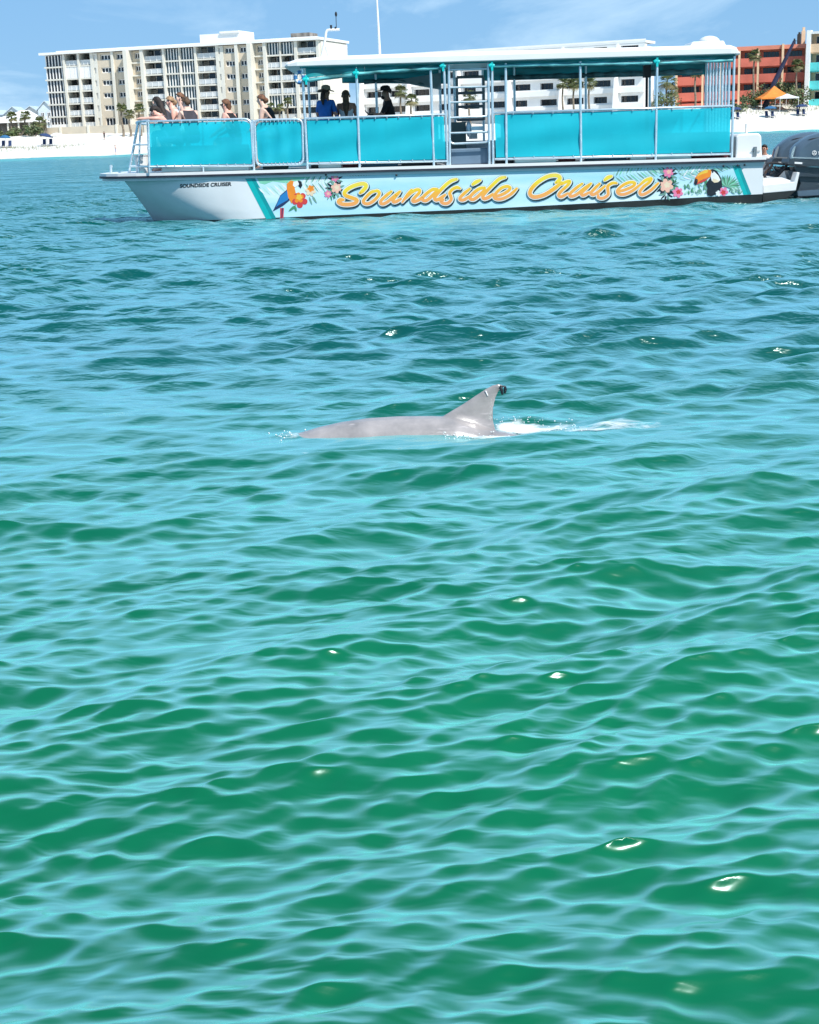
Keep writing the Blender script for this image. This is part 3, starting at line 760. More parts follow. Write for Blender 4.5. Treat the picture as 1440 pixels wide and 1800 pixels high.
# --- railings and turquoise panels
YR = Y0 + 0.05
def rail(pts, r, name, Y=YR, mt=None, parent=None, n=8):
    m = MB(); m.tube([P(u, v, Y) if not isinstance(u, Vector) else u for (u, v) in pts], r, n); return part(m, name, mt or M_ALU, parent)
def rounded(q, rad, k=5):
    """pixel quad with rounded corners, closed"""
    out_ = []; n = len(q)
    for i in range(n):
        a, b, c = Vector(q[i - 1]), Vector(q[i]), Vector(q[(i + 1) % n])
        d1 = (a - b).normalized(); d2 = (c - b).normalized(); r_ = rad[i]
        if r_ == 0: out_.append(tuple(b)); continue
        p, s = b + d1 * r_, b + d2 * r_
        for j in range(k + 1):
            t = j / k; out_.append(tuple(p * (1 - t) ** 2 + b * 2 * t * (1 - t) + s * t * t))
    return out_
def side_panel(quad, rad, seams=(), sag=0.0):
    fr = rounded(quad, rad)
    m = MB(); m.tube([P(u, v, YR) for u, v in fr], 0.024, 8, closed=True); f = part(m, 'panel_frame', M_ALU)
    c = Vector((sum(p[0] for p in quad) / 4, sum(p[1] for p in quad) / 4))
    (ax, ay), (bx, by), (cx, cy), (dx, dy) = [(p[0] + (2.6 if p[0] < c.x else -2.6), p[1] + (3.4 if p[1] < c.y else -3.0)) for p in quad]
    nx, ny = 36, 10; vs = []
    for j in range(ny + 1):
        t = j / ny
        for i in range(nx + 1):
            s = i / nx
            u = (ax + (bx - ax) * s) * (1 - t) + (dx + (cx - dx) * s) * t; v = (ay + (by - ay) * s) * (1 - t) + (dy + (cy - dy) * s) * t
            edge = min(s, 1 - s) * 6
            if rad[0] or rad[1]:
                q = 0.0
                for (cs, ct, on) in ((0, 0, rad[0]), (1, 0, rad[1]), (1, 1, rad[2]), (0, 1, rad[3])):
                    if on:
                        du = abs(s - cs) * (bx - ax) / 9.0; dvv = abs(t - ct) * (dy - ay) / 9.0
                        if du < 1 and dvv < 1:
                            w = (1 - du) * (1 - dvv); u += (3.0 if cs == 0 else -3.0) * w; v += (3.0 if ct == 0 else -3.0) * w
            yy = YR + 0.012 * math.sin(s * 17 + t * 3) * math.sin(t * math.pi) + 0.01 * math.sin(t * 9 + s * 5)
            vs.append(P(u, v, yy))
    m = MB(); W = nx + 1
    m.add(vs, [(j * W + i, j * W + i + 1, (j + 1) * W + i + 1, (j + 1) * W + i) for j in range(ny) for i in range(nx)], True)
    fb = part(m, 'fabric', M_FAB, f, recalc=False)
    for (u) in seams:
        s = (u - quad[0][0]) / (quad[1][0] - quad[0][0])
        vt = quad[0][1] + (quad[1][1] - quad[0][1]) * s; vb = quad[3][1] + (quad[2][1] - quad[3][1]) * s
        m = MB(); m.tube([P(u - 1 + 0, vt + 1, YR + 0.05), P(u + 1, vb + 8, YR + 0.05)], 0.02, 8); part(m, 'stanchion', M_ALU)
    # lacing ties along the frame
    m = MB()
    for i in range(1, 12):
        s = i / 12; p = P(quad[0][0] + (quad[1][0] - quad[0][0]) * s, quad[0][1] + (quad[1][1] - quad[0][1]) * s + 1.5, YR - 0.004)
        m.box(p.x - 0.007, p.x + 0.007, p.y - 0.027, p.y - 0.0, p.z - 0.03, p.z + 0.006)
        p = P(quad[3][0] + (quad[2][0] - quad[3][0]) * s, quad[3][1] + (quad[2][1] - quad[3][1]) * s - 1.5, YR - 0.004)
        m.box(p.x - 0.007, p.x + 0.007, p.y - 0.027, p.y - 0.0, p.z - 0.006, p.z + 0.03)
    part(m, 'lacing_ties', M_ALU, f, kind='stuff')
    return f
QUADS = [[(258, 213.5), (441, 209), (445, 291), (262, 293.5)], [(447.5, 211), (531.5, 209.5), (533.5, 288.5), (450.5, 290.5)],
         [(537, 208.5), (783, 201), (787, 283), (540.5, 288)], [(867, 198.5), (1287.5, 186), (1285, 270.5), (869.5, 280)]]
side_panel(QUADS[0], [0, 12, 0, 0], (357,)); side_panel(QUADS[1], [11, 11, 11, 11]); side_panel(QUADS[2], [0, 0, 0, 0], ()); side_panel(QUADS[3], [0, 0, 0, 0], ())
# bow rail: slanted legs and crossbars round the open front
m = MB(); m.tube([P(262, 212.5, YR), P(250, 213, Y0 + .2), P(242, 214.5, Y0 + .55), P(240, 216, Y0 + 1.4), P(242, 217, Y1 - .5), P(270, 219, Y1 - .1)], 0.026, 8); part(m, 'bow_rail', M_ALU)
for pts, r in (([(243, 215), (227, 304)], 0.026), ([(247, 215), (244, 303)], 0.018)): rail(pts, r, 'stanchion', Y0 + 0.5)
rail([(234, 254.5), (262, 254)], 0.018, 'crossbar', Y0 + 0.4); rail([(229, 292), (262, 293)], 0.022, 'crossbar', Y0 + 0.4)
rail([(261, 213), (263, 303)], 0.022, 'stanchion'); rail([(444, 210), (447, 302)], 0.024, 'stanchion'); rail([(357, 291), (358, 304)], 0.016, 'stanchion')
rail([(535, 209), (541, 300)], 0.02, 'stanchion', YR + .06)
rail([(195, 290), (195.5, 308)], 0.028, 'bow_bollard', Y0 + 0.7); rail([(193, 293), (198, 292.8)], 0.018, 'bow_bollard_pin', Y0 + 0.7)
# tall posts that carry the roof, near side then far side
for (a, b) in (((531.5, 118), (541, 299)), ((626.5, 116), (632.5, 297)), ((757, 118), (763, 293)), ((780.5, 113), (787, 292)), ((789, 113), (791, 292)),
               ((858.5, 112), (860.5, 290)), ((865, 112), (867, 290)), ((889, 111), (890.5, 288)), ((1020, 108), (1021.5, 285)), ((1155.5, 104), (1152.5, 281)), ((1291, 98), (1286.5, 277))):
    rail([a, b], 0.026, 'roof_post')
for u in (545, 663, 775, 800, 850, 905, 1030, 1142, 1240):
    p = P(u, 200, Y1 - 0.06); m = MB(); m.tube([(p.x, p.y, deckz(p.x)), (p.x, p.y, deckz(p.x) + 2.15)], 0.026, 8); part(m, 'roof_post', M_ALU)
m = MB(); x = P(1137, 150, Y0 + 1.6).x; m.tube([(x, Y0 + 1.6, deckz(x)), (x, Y0 + 1.6, deckz(x) + 2.1)], 0.028, 10); m.box(x - .07, x + .07, Y0 + 1.5, Y0 + 1.7, deckz(x) + 1.66, deckz(x) + 1.95); part(m, 'hanging_speaker', M_BLK)
# far rail with its own turquoise fabric seen from inside
for (ua, ub) in ((300, 770), (880, 1240)):
    a, b = P(ua, 200, Y1 - .05), P(ub, 200, Y1 - .05)
    za, zb_ = deckz(a.x), deckz(b.x)
    m = MB(); m.tube([(a.x, a.y, za + 1.0), (b.x, b.y, zb_ + 1.0)], 0.024, 8); m.tube([(a.x, a.y, za + .12), (b.x, b.y, zb_ + .12)], 0.024, 8); f = part(m, 'far_rail', M_ALU)
    m = MB(); m.box(a.x, b.x, a.y - .01, a.y + .01, 0, 0); m.v = [(x, y, deckz(x) + (.15 if i % 2 == 0 else .97)) for i, (x, y, z) in enumerate(m.v)]; part(m, 'fabric', M_FAB, f)
# stern railing: a row of uprights across the beam
xs = P(1288, 150, Y0).x
for i in range(8):
    y = Y0 + 0.25 + i * 0.30; m = MB(); m.tube([(xs - 0.02, y, deckz(xs)), (xs - 0.02, y, deckz(xs) + 2.12)], 0.024 if i % 2 else 0.03, 8); part(m, 'stern_upright', M_ALU)
m = MB(); m.tube([(xs - .02, Y0 + .05, deckz(xs) + 1.02), (xs - .02, Y1 - .05, deckz(xs) + 1.02)], 0.026, 8); part(m, 'stern_rail', M_ALU)

# --- hard top
zr = lambda x, dz: ROOF_A.z + (x - ROOF_A.x) * (ROOF_B.z - ROOF_A.z) / (ROOF_B.x - ROOF_A.x) + dz
ROOF_A, ROOF_B = P(500, 118.5, Y0 - .08), P(1303, 95.5, Y0 - .08)
def hardtop():
    prof = []                                            # cross section through the roof, near edge to far edge
    W = Y1 - Y0 + 0.16; ya = Y0 - 0.08
    L_, R_ = ROOF_A.x, ROOF_B.x
    st = [(L_, 0.0, 0.05, .10), (L_ + .06, 0, .10, .04), (L_ + 0.25, 0, 0.155, .0), (L_ + 0.9, 0, 0.19, 0), (0, 0, 0.2, 0), (R_ - 0.6, 0, 0.195, 0), (R_ - 0.2, 0, 0.185, 0), (R_ - 0.07, 0, 0.14, .02), (R_, 0, 0.05, .08)]
    rings = []
    for (x, lo, hi, ins) in st:
        y0, y1 = ya + ins, ya + W - ins; b = hi * 0.35
        ring = [(y0 + .05, lo), (y0, lo + .02), (y0, hi - b), (y0 + 0.10, hi), (y0 + W * .3, hi + .04), (y1 - W * .3, hi + .04), (y1 - .10, hi), (y1, hi - b), (y1, lo + .02), (y1 - .05, lo)]
        rings.append([Vector((x, y, zr(x, z))) for y, z in ring])
    m = MB(); m.loft(rings, smooth=False)
    return part(m, 'hardtop_roof', M_ROOFW, bevel=0.02)
ROOF = hardtop()
m = MB()                                                 # slim drip edge under the hard top
for y in (Y0 - 0.02, Y1 + 0.02): m.tube([(ROOF_A.x + .3, y, zr(ROOF_A.x + .3, -.012)), (ROOF_B.x - .1, y, zr(ROOF_B.x - .1, -.012))], 0.014, 6)
part(m, 'roof_gutter', M_TEALV, ROOF)
def hatch():
    x = P(1236, 80, Y0 + 1.2).x; z = zr(x, 0.2); m = MB()
    w = 0.36
    m.hexa([(x - w, Y0 + .8, z), (x + w * 1.1, Y0 + .8, z), (x + w * 1.1, Y0 + 1.8, z), (x - w, Y0 + 1.8, z)], [(x - w * .75, Y0 + .9, z + .12), (x + w, Y0 + .9, z + .12), (x + w, Y0 + 1.7, z + .12), (x - w * .75, Y0 + 1.7, z + .12)])
    h = part(m, 'roof_hatch', M_ROOFW, bevel=0.02, parent=ROOF)
    m = MB(); m.ellipsoid((x + .12, Y0 + 1.2, z + .11), (0.22, .3, .13), 14, 8); part(m, 'vent_dome', M_ROOFW, ROOF)
hatch()
p = P(668, 96, Y0 + 1.0); q = P(662.5, 0, Y0 + 1.0); q2 = p + (q - p) * 1.5
m = MB(); m.tube([p - Vector((0, 0, .1)), p + (q - p) * .35, q2], [0.028, 0.025, 0.016], 8); part(m, 'whip_antenna', M_ROOFW)
Yb_ = Y0 + 1.0
m = MB(); m.tube([P(564.5, 106, Yb_), P(570, 80, Yb_), P(573.5, 56, Yb_), P(575.5, 53, Yb_), P(580, 52.4, Yb_), P(597, 52, Yb_)], 0.026, 8); m.tube([P(571, 76, Yb_), P(580.5, 106, Yb_)], 0.02, 8); ms = part(m, 'light_mast', M_ROOFW)
m = MB(); m.tube([P(591.5, 52, Yb_), P(590.5, 21, Yb_)], 0.008, 6); m.ellipsoid(P(590.8, 25, Yb_), (.025, .025, .05), 8, 6); m.tube([P(582.5, 52, Yb_), P(582, 44, Yb_)], 0.022, 8); m.ellipsoid(P(590, 49.5, Yb_), (.025, .025, .03), 8, 6); part(m, 'mast_instruments', M_BLK, ms)

# --- valance and rolled curtains hanging under the roof edge
def valance(u0, u1, drop0, drop1, Y, name='valance', mt=None):
    m = MB(); n = 40; vs = []
    a, b = P(u0, 110, Y), P(u1, 110, Y)
    for j in range(4):
        for i in range(n + 1):
            s = i / n; x = a.x + (b.x - a.x) * s
            d = (drop0 + (drop1 - drop0) * s) * j / 3
            vs.append((x, Y + 0.012 * math.sin(x * 9) * j, zr(x, -0.002) - d))
    m.add(vs, [(j * (n + 1) + i, j * (n + 1) + i + 1, (j + 1) * (n + 1) + i + 1, (j + 1) * (n + 1) + i) for j in range(3) for i in range(n)], True)
    return part(m, name, mt or M_TEALV, recalc=False)
def curtain_roll(pts, r0, Y, name='rolled_curtain', mt=None):
    m = MB(); P3 = [P(u, v, Y) for u, v in pts]; q = []; rr = []
    for a, b in zip(P3, P3[1:]):
        k = max(3, int((b - a).length / 0.12))
        for i in range(k): q.append(a + (b - a) * (i / k)); rr.append(r0 * (1 + 0.22 * math.sin(len(q) * 1.9) + 0.12 * math.sin(len(q) * 4.3)))
    q.append(P3[-1]); rr.append(r0)
    m.tube(q, rr, 10); return part(m, name, mt or M_ROLL)
valance(537, 640, 0.20, 0.12, Y0 + .03); valance(641, 780, 0.12, 0.06, Y0 + .03); valance(866, 1288, 0.07, 0.07, Y0 + .03)
curtain_roll([(543, 141), (580, 136), (628, 131)], 0.04, Y0 + .02); curtain_roll([(628, 130), (700, 124), (779, 119.5)], 0.035, Y0 + .02)
curtain_roll([(864, 117), (950, 114.5), (1020, 113.5)], 0.032, Y0 + .02); curtain_roll([(1021, 113.5), (1155, 110.5)], 0.034, Y0 + .02); curtain_roll([(1156, 111), (1288, 106)], 0.034, Y0 + .02)
valance(600, 790, 0.22, 0.30, Y1 - .02); valance(850, 1240, 0.26, 0.26, Y1 - .02)
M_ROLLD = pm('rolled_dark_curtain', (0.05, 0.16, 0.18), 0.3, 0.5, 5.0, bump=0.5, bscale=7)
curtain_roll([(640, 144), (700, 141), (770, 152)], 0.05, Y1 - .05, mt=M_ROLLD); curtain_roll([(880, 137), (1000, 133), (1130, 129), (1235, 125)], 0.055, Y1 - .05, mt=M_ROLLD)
m = MB(); m.add([P(690, 142, Y1 - .1), P(775, 128, Y1 - .1), P(775, 158, Y1 - .1), P(730, 150, Y1 - .1)], [(0, 1, 2, 3)]); part(m, 'loose_clear_curtain', M_CLEAR, recalc=False)
for (u, v) in ((538.5, 140.5), (626.5, 129.5), (779, 117), (865, 116), (1155, 109)):
    m = MB(); c = P(u, v, Y0 - .01); m.tube([c + Vector((-.055, 0, -.01)), c + Vector((-.02, 0, .012)), c + Vector((.05, 0, .0))], [.045, .058, .04], 8); m.box(c.x - .02, c.x + .02, c.y - .045, c.y + .02, c.z - .09, c.z + .09); part(m, 'curtain_strap', M_CLIP)

# --- gate with its ladder amidships
def ladder(u0, u1, vs_, Y, r, name, mt, tilt=0.5):
    m0 = MB(); m0.tube([P(u0, vs_[0], Y), P(u0 + 1.5, vs_[-1], Y)], r, 8); m0.tube([P(u1, vs_[0], Y), P(u1 + .8, vs_[-1], Y)], r, 8); f = part(m0, name, mt)
    for v in vs_:
        m = MB(); m.tube([P(u0, v, Y), P(u1, v - (u1 - u0) * 0.03, Y)], r, 8); part(m, 'rung', mt, f)
    return f
gt = ladder(790, 859, [123, 154, 180, 234], YR + .02, 0.02, 'gate_ladder', M_ALU)
m = MB(); m.tube([P(u, v, YR + .02) for u, v in rounded([(790, 207), (860, 204), (860.5, 250), (791, 253)], [0, 0, 9, 9])], 0.022, 8, closed=False); part(m, 'gate_frame', M_ALU, gt)
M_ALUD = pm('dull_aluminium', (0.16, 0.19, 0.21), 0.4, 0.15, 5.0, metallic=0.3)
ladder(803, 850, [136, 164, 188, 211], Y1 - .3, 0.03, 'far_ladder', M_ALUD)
m = MB(); a, b = P(792, 262, YR + .2), P(858.5, 292, YR + .2); m.box(a.x, b.x, Y0 + .2, Y0 + .75, deckz(a.x) + .02, a.z); part(m, 'step_box', M_GREYBOX, bevel=0.02)
m = MB(); c = P(806, 232, Y0 + 1.4); m.box(c.x - .2, c.x + .15, c.y - .2, c.y + .3, deckz(c.x) + .02, c.z + .2); cn = part(m, 'helm_console', pm('dark_green_console', (.05, .09, .09), .4)); 
m = MB(); m.ellipsoid((c.x + .2, c.y - .35, c.z + .05), (.06, .06, .16), 10, 8); m.box(c.x + .25, c.x + .5, c.y - .4, c.y - .2, c.z + .02, c.z + .1); part(m, 'throttle', M_ALU, cn)
m = MB(); c = P(832, 240, Y1 - .6); m.box(c.x - .09, c.x + .09, c.y, c.y + .02, c.z - .05, c.z + .07); part(m, 'notice', M_ROOFW, label='small white notice')

# --- benches and gear seen through the gap under the panels
def bench(u0, u1, Ya, Yb, h, mt, name='bench'):
    a, b = P(u0, 297, Ya), P(u1, 297, Ya); m = MB(); m.box(a.x, b.x, Ya, Yb, 0, 1); m.v = [(x, y, deckz(x) + .022 + (h if z > .5 else 0)) for x, y, z in m.v]; return part(m, name, mt, bevel=0.015)
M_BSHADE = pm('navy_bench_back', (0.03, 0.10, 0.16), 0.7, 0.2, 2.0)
for (u0, u1) in ((284, 439), (905, 978), (1108, 1136), (1154, 1215), (560, 600)):
    bench(u0, u1, Y0 + .14, Y0 + .55, .44, M_BENCH)
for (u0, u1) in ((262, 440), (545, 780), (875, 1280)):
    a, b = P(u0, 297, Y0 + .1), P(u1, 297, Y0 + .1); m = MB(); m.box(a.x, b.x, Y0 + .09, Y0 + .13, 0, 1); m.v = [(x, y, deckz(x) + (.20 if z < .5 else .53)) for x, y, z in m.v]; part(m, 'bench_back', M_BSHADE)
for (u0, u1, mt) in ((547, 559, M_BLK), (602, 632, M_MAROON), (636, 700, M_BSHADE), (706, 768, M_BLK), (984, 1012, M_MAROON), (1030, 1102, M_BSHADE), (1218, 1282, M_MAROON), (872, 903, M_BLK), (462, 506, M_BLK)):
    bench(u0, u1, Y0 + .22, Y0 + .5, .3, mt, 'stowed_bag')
for k in range(3):
    bench(560 + k * 210, 700 + k * 190, Y1 - .75, Y1 - .25, .45, M_BENCH)
m = MB(); a, b = P(236, 300, Y0 + .6), P(260, 300, Y0 + .6); cx = (a.x + b.x) / 2; m.tube([(cx, Y0 + .75, deckz(cx) + .02), (cx, Y0 + .75, deckz(cx) + .36)], [0.125, 0.15], 16); m.tube([(cx, Y0 + .75, deckz(cx) + .36), (cx, Y0 + .75, deckz(cx) + .38)], 0.165, 16)
m.build('bucket', M_ROOFW, None, origin=(cx, Y0 + .75, deckz(cx) + .02), label='white bucket standing on the open bow deck', cat='bucket')
m = MB(); pts = [P(526.5 + 7 * math.cos(t * math.pi / 8), 136 + 9 * math.sin(t * math.pi / 8), Y0 + .05) for t in range(16)]; m.tube(pts, 0.035, 8, closed=True)
lr = m.build('life_ring', M_ROOFW, None, origin=P(526.5, 136, Y0 + .05), label='small white life ring hung on the front roof post', cat='life ring')
m = MB()
for t in (0, 4, 8, 12): m.tube([pts[t - 1 if t else 15], pts[t], pts[(t + 1) % 16]], 0.038, 8)
m.build('ring_band', pm('blue_band', (.05, .2, .45), .5), lr)

# --- stern: transom box, engine bracket, two outboards
def prism_px(name, pix, Ya, Yb, mt, parent=None, bevel=0.0, **k):
    m = MB(); m.prism([P(u, v, Ya) for u, v in pix], (0, Yb - Ya, 0)); return part(m, name, mt, parent, bevel=bevel, **k)
tb = prism_px('transom_locker', [(1293.5, 279), (1294, 240), (1300, 235.5), (1334, 234), (1339, 239), (1340, 278)], Y0 + .06, Y0 + 1.1, M_ROOFW, bevel=0.03)
m = MB(); a = P(1327.5, 258, Y0 + .05); b = P(1328, 275, Y0 + .05); m.box(a.x - .03, a.x + .03, a.y - .03, a.y + .005, b.z, a.z); m.tube([P(1320, 266, Y0 + .04), P(1337, 265.5, Y0 + .04)], .008, 6); part(m, 'latch', M_ALUD, tb)
m = MB(); m.tube([P(1312, 236, Y0 + .4), P(1312.5, 218, Y0 + .4)], .025, 8); part(m, 'stern_light', M_ROOFW)
M_BRK = pm('white_engine_bracket', (.78, .78, .78), .35, .06, 2.0)
br = prism_px('engine_bracket', [(1341.5, 325), (1396, 319.5), (1401, 303), (1406, 303), (1399, 335), (1341.5, 340)], Y0 + .5, Y1 - .5, M_BRK, bevel=0.012)
prism_px('bracket_step', [(1341.5, 314), (1375, 312), (1396, 319.4), (1341.5, 324.9)], Y0 + .62, Y1 - .62, M_BRK, br)
prism_px('bracket_bottom', [(1341.5, 340.4), (1398.5, 335.4), (1380, 352), (1341.5, 362)], Y0 + .5, Y1 - .5, M_BOOT, br)
M_COWL = pm('blue_grey_engine_cowl', (0.075, 0.115, 0.16), 0.22, 0.12, 1.5)
M_COWL2 = pm('dark_engine_plastic', (0.030, 0.042, 0.055), 0.35, 0.2, 2.0)
M_SILV = pm('silver_trim', (.42, .46, .48), .25, .1, 4, metallic=.6)
def outboard(dx, Y):
    """engine built from side outlines lofted across its width; dx moves it in photograph pixels"""
    out_ = [(1385.5, 288), (1387.5, 276), (1391, 262), (1398, 254), (1408, 246), (1420, 239), (1436, 234), (1456, 231.5), (1474, 234), (1486, 242), (1492, 256), (1494, 275), (1493, 292)]
    half = 0.27; rings = []
    base = [P(u + dx, v, Y) for u, v in out_]; c = sum((p for p in base), Vector()) / len(base)
    for (t, sc) in ((-1.0, .80), (-.93, .90), (-.75, .97), (-.4, 1.0), (.4, 1.0), (.75, .97), (.93, .90), (1.0, .80)):
        rings.append([Vector((c.x + (p.x - c.x) * sc, Y + half * t, (c.z - .28) + (p.z - (c.z - .28)) * sc)) for p in base])
    m = MB(); m.loft(rings, smooth=True); cw = part(m, 'outboard_motor', M_COWL, label='blue grey outboard engine')
    yn = Y - half - .002
    q = lambda pts, Yq, nm, mt, d=0.03: prism_px(nm, [(u + dx, v) for u, v in pts], Yq, Yq + d, mt, cw)
    q([(1386, 285), (1388, 279), (1493, 283), (1493, 292), (1440, 293.5), (1386, 288.5)], yn - .012, 'lower_trim', M_COWL2, half * 2 + .03)
    q([(1391, 275.5), (1491, 279.5), (1491, 281.5), (1390.5, 278)], yn - .006, 'silver_stripe', M_SILV, .02)
    q([(1393, 263), (1397, 257), (1399, 257), (1393, 280), (1389, 280)], yn + .01, 'front_ridge', M_SILV, .02)
    q([(1421, 245.5), (1428, 243), (1446, 240.5), (1447, 242.5), (1432, 245.5)], yn + .012, 'air_intake', M_BLK, .02)
    q([(1397, 284.5), (1410.5, 285.3), (1410.5, 288.5), (1397, 287.8)], yn - .018, 'spec_plate', M_ROOFW, .005)
    q([(1396, 293), (1485, 296), (1478, 312), (1404, 310)], Y - .2, 'midsection', M_COWL2, .4)
    q([(1404, 310), (1472, 312), (1466, 338), (1450, 346), (1410, 350), (1401, 356), (1403, 335), (1408, 322)], Y - .13, 'leg_housing', M_COWL2, .26)
    q([(1402, 336), (1470, 331), (1476, 336), (1440, 343), (1403, 345)], Y - .24, 'cavitation_plate', M_COWL, .48)
    q([(1410, 345), (1452, 345), (1446, 385), (1418, 385)], Y - .07, 'gearcase', M_COWL2, .14)
    m = MB(); pc = P(1460 + dx, 375, Y)
    for k in range(3):
        a = k * 2.094; m.ellipsoid(pc + Vector((0, .11 * math.cos(a), .11 * math.sin(a))), (.015, .06, .1), 8, 6, Matrix.Rotation(a, 3, 'X'))
    m.tube([pc - Vector((.08, 0, 0)), pc + Vector((.06, 0, 0))], .05, 8); part(m, 'propeller', M_COWL2, cw)
    q([(1385, 300), (1396, 300), (1402, 316), (1398, 330), (1390, 318)], Y - .14, 'mount_clamp', M_COWL2, .28)
    return cw
NEAR_ENGINE = outboard(0, Y0 + .95); outboard(-29, Y0 + 1.95)
# engine lettering: round emblem and name on the near cowl
ye = Y0 + .95 - .278
m = MB(); c = P(1431.5, 269, ye); m.tube([c + Vector((.042 * math.cos(a * .524), 0, .042 * math.sin(a * .524))) for a in range(12)], .008, 6, closed=True)
for a in range(3): m.tube([c, c + Vector((.038 * math.cos(a * 2.094 + 1.57), 0, .038 * math.sin(a * 2.094 + 1.57)))], .007, 6)
part(m, 'emblem', M_ROOFW, NEAR_ENGINE)
def text_part(body, name, pos, size, mt, parent, shear=0.0, roll=0.0, offset=0.0, width=None):
    cu = bpy.data.curves.new(name, 'FONT'); cu.body = body; cu.size = size; cu.shear = shear; cu.offset = offset; cu.extrude = 0.001
    o = bpy.data.objects.new(name, cu); COL.objects.link(o); bpy.context.view_layer.update()
    me = bpy.data.meshes.new_from_object(o.evaluated_get(bpy.context.evaluated_depsgraph_get())); bpy.data.objects.remove(o)
    co = np.zeros(len(me.vertices) * 3); me.vertices.foreach_get('co', co); co = co.reshape(-1, 3)
    if width: co[:, 0] *= width / max(co[:, 0].max(), 1e-6)
    x = co[:, 0].copy(); y = co[:, 1].copy()
    off = ROOTLOC[BOAT]
    nx = pos.x - off.x + x * math.cos(roll) - y * math.sin(roll); nz_ = pos.z - off.z + x * math.sin(roll) + y * math.cos(roll)
    me.vertices.foreach_set('co', np.stack([nx, pos.y - off.y + co[:, 2], nz_], -1).ravel()); me.materials.clear(); me.materials.append(mt)
    me.name = name; q = bpy.data.objects.new(name, me); COL.objects.link(q); q.parent = parent; return q
text_part('YAMAHA', 'engine_name', P(1437.5, 271.7, ye), .085, M_ROOFW, NEAR_ENGINE, 0.1, -.02, .002)
# hoses looping from the transom to the engines
for pts, r in (([(1343, 306), (1347, 314), (1356, 315.5), (1368, 308), (1378, 297), (1385, 288)], .028), ([(1343, 298), (1350, 288), (1362, 286), (1380, 289)], .02), ([(1352, 300), (1358, 296), (1360, 303), (1354, 306)], .012), ([(1362, 292), (1368, 297), (1378, 292)], .02)):
    m = MB(); P3 = [P(u, v, Y0 + 1.0) for u, v in pts]; sm_ = []
    for i in range(len(P3) - 1):
        p0, p1, p2, p3 = P3[max(i - 1, 0)], P3[i], P3[i + 1], P3[min(i + 2, len(P3) - 1)]
        for k in range(6):
            t = k / 6; sm_.append(0.5 * ((2 * p1) + (p2 - p0) * t + (2 * p0 - 5 * p1 + 4 * p2 - p3) * t * t + (3 * p1 - p0 - 3 * p2 + p3) * t ** 3))
    m.tube(sm_ + [P3[-1]], r, 8); part(m, 'rigging_hose', M_BLK)
# ------------------------------------------------------------------ print on the hull side
def flatmat(name, rgb, var=0.06): return pm('print_' + name, rgb, 0.4, var, 6.0)
PC_ = {'teal': (0.0, .42, .42), 'teald': (.0, .28, .30), 'black': (.01, .012, .02), 'white': (.82, .84, .84), 'orange': (.85, .26, .02), 'red': (.62, .05, .05), 'pink': (.80, .22, .38), 'peach': (.85, .50, .38),
       'blue': (.02, .20, .50), 'navy': (.015, .03, .10), 'yellow': (.85, .55, .06), 'green': (.06, .26, .13), 'sage': (.18, .36, .28), 'pale': (.42, .70, .62), 'mint': (.22, .60, .42), 'sky': (.50, .74, .82), 'cream': (.80, .66, .46)}
PM_ = {k: flatmat(k, v) for k, v in PC_.items()}
DEPTH = [0.004]
def decal(name, shapes, parent=None):
    """flat print: list of (colour, pixel polygon); every polygon lies a hair in front of the one before"""
    m = MB(); mats = []; 
    for (col, poly) in shapes:
        if col not in mats: mats.append(col)
        m.mat(mats.index(col)); DEPTH[0] += 0.00003
        m.add([P(u, v, Y0 - DEPTH[0]) for u, v in poly], [tuple(range(len(poly)))])
    return part(m, name, [PM_[c] for c in mats], parent or HULL, recalc=False)
def zz(box, w, pts):
    s = w / (box[2] - box[0]); return [(box[0] + x / s, box[1] + y / s) for x, y in pts]
def star(cx, cy, r, n=6, ri=0.5, rot=0.0, sq=1.0):
    if ri < 0.85:                                        # a flower: n rounded petals
        return [(cx + r * (0.78 + 0.22 * abs(math.cos(n * a_ / 2)) ** .6 * 1.0 - .16 * (abs(math.sin(n * a_ / 2)) ** 6)) * math.cos(a_ + rot), cy + r * (0.78 + 0.22 * abs(math.cos(n * a_ / 2)) ** .6 - .16 * (abs(math.sin(n * a_ / 2)) ** 6)) * math.sin(a_ + rot)) for a_ in [2 * math.pi * i / 40 for i in range(40)]]
    return [(cx + (r if i % 2 == 0 else r * ri) * math.cos(rot + i * math.pi / n), cy + sq * (r if i % 2 == 0 else r * ri) * math.sin(rot + i * math.pi / n)) for i in range(2 * n)]
def blade(x0, y0, x1, y1, w):
    dx, dy = x1 - x0, y1 - y0; l = math.hypot(dx, dy); nx, ny = -dy / l * w / 2, dx / l * w / 2
    return [(x0, y0), (x0 + dx * .35 + nx, y0 + dy * .35 + ny), (x0 + dx * .75 + nx * .7, y0 + dy * .75 + ny * .7), (x1, y1), (x0 + dx * .75 - nx * .7, y0 + dy * .75 - ny * .7), (x0 + dx * .35 - nx, y0 + dy * .35 - ny)]
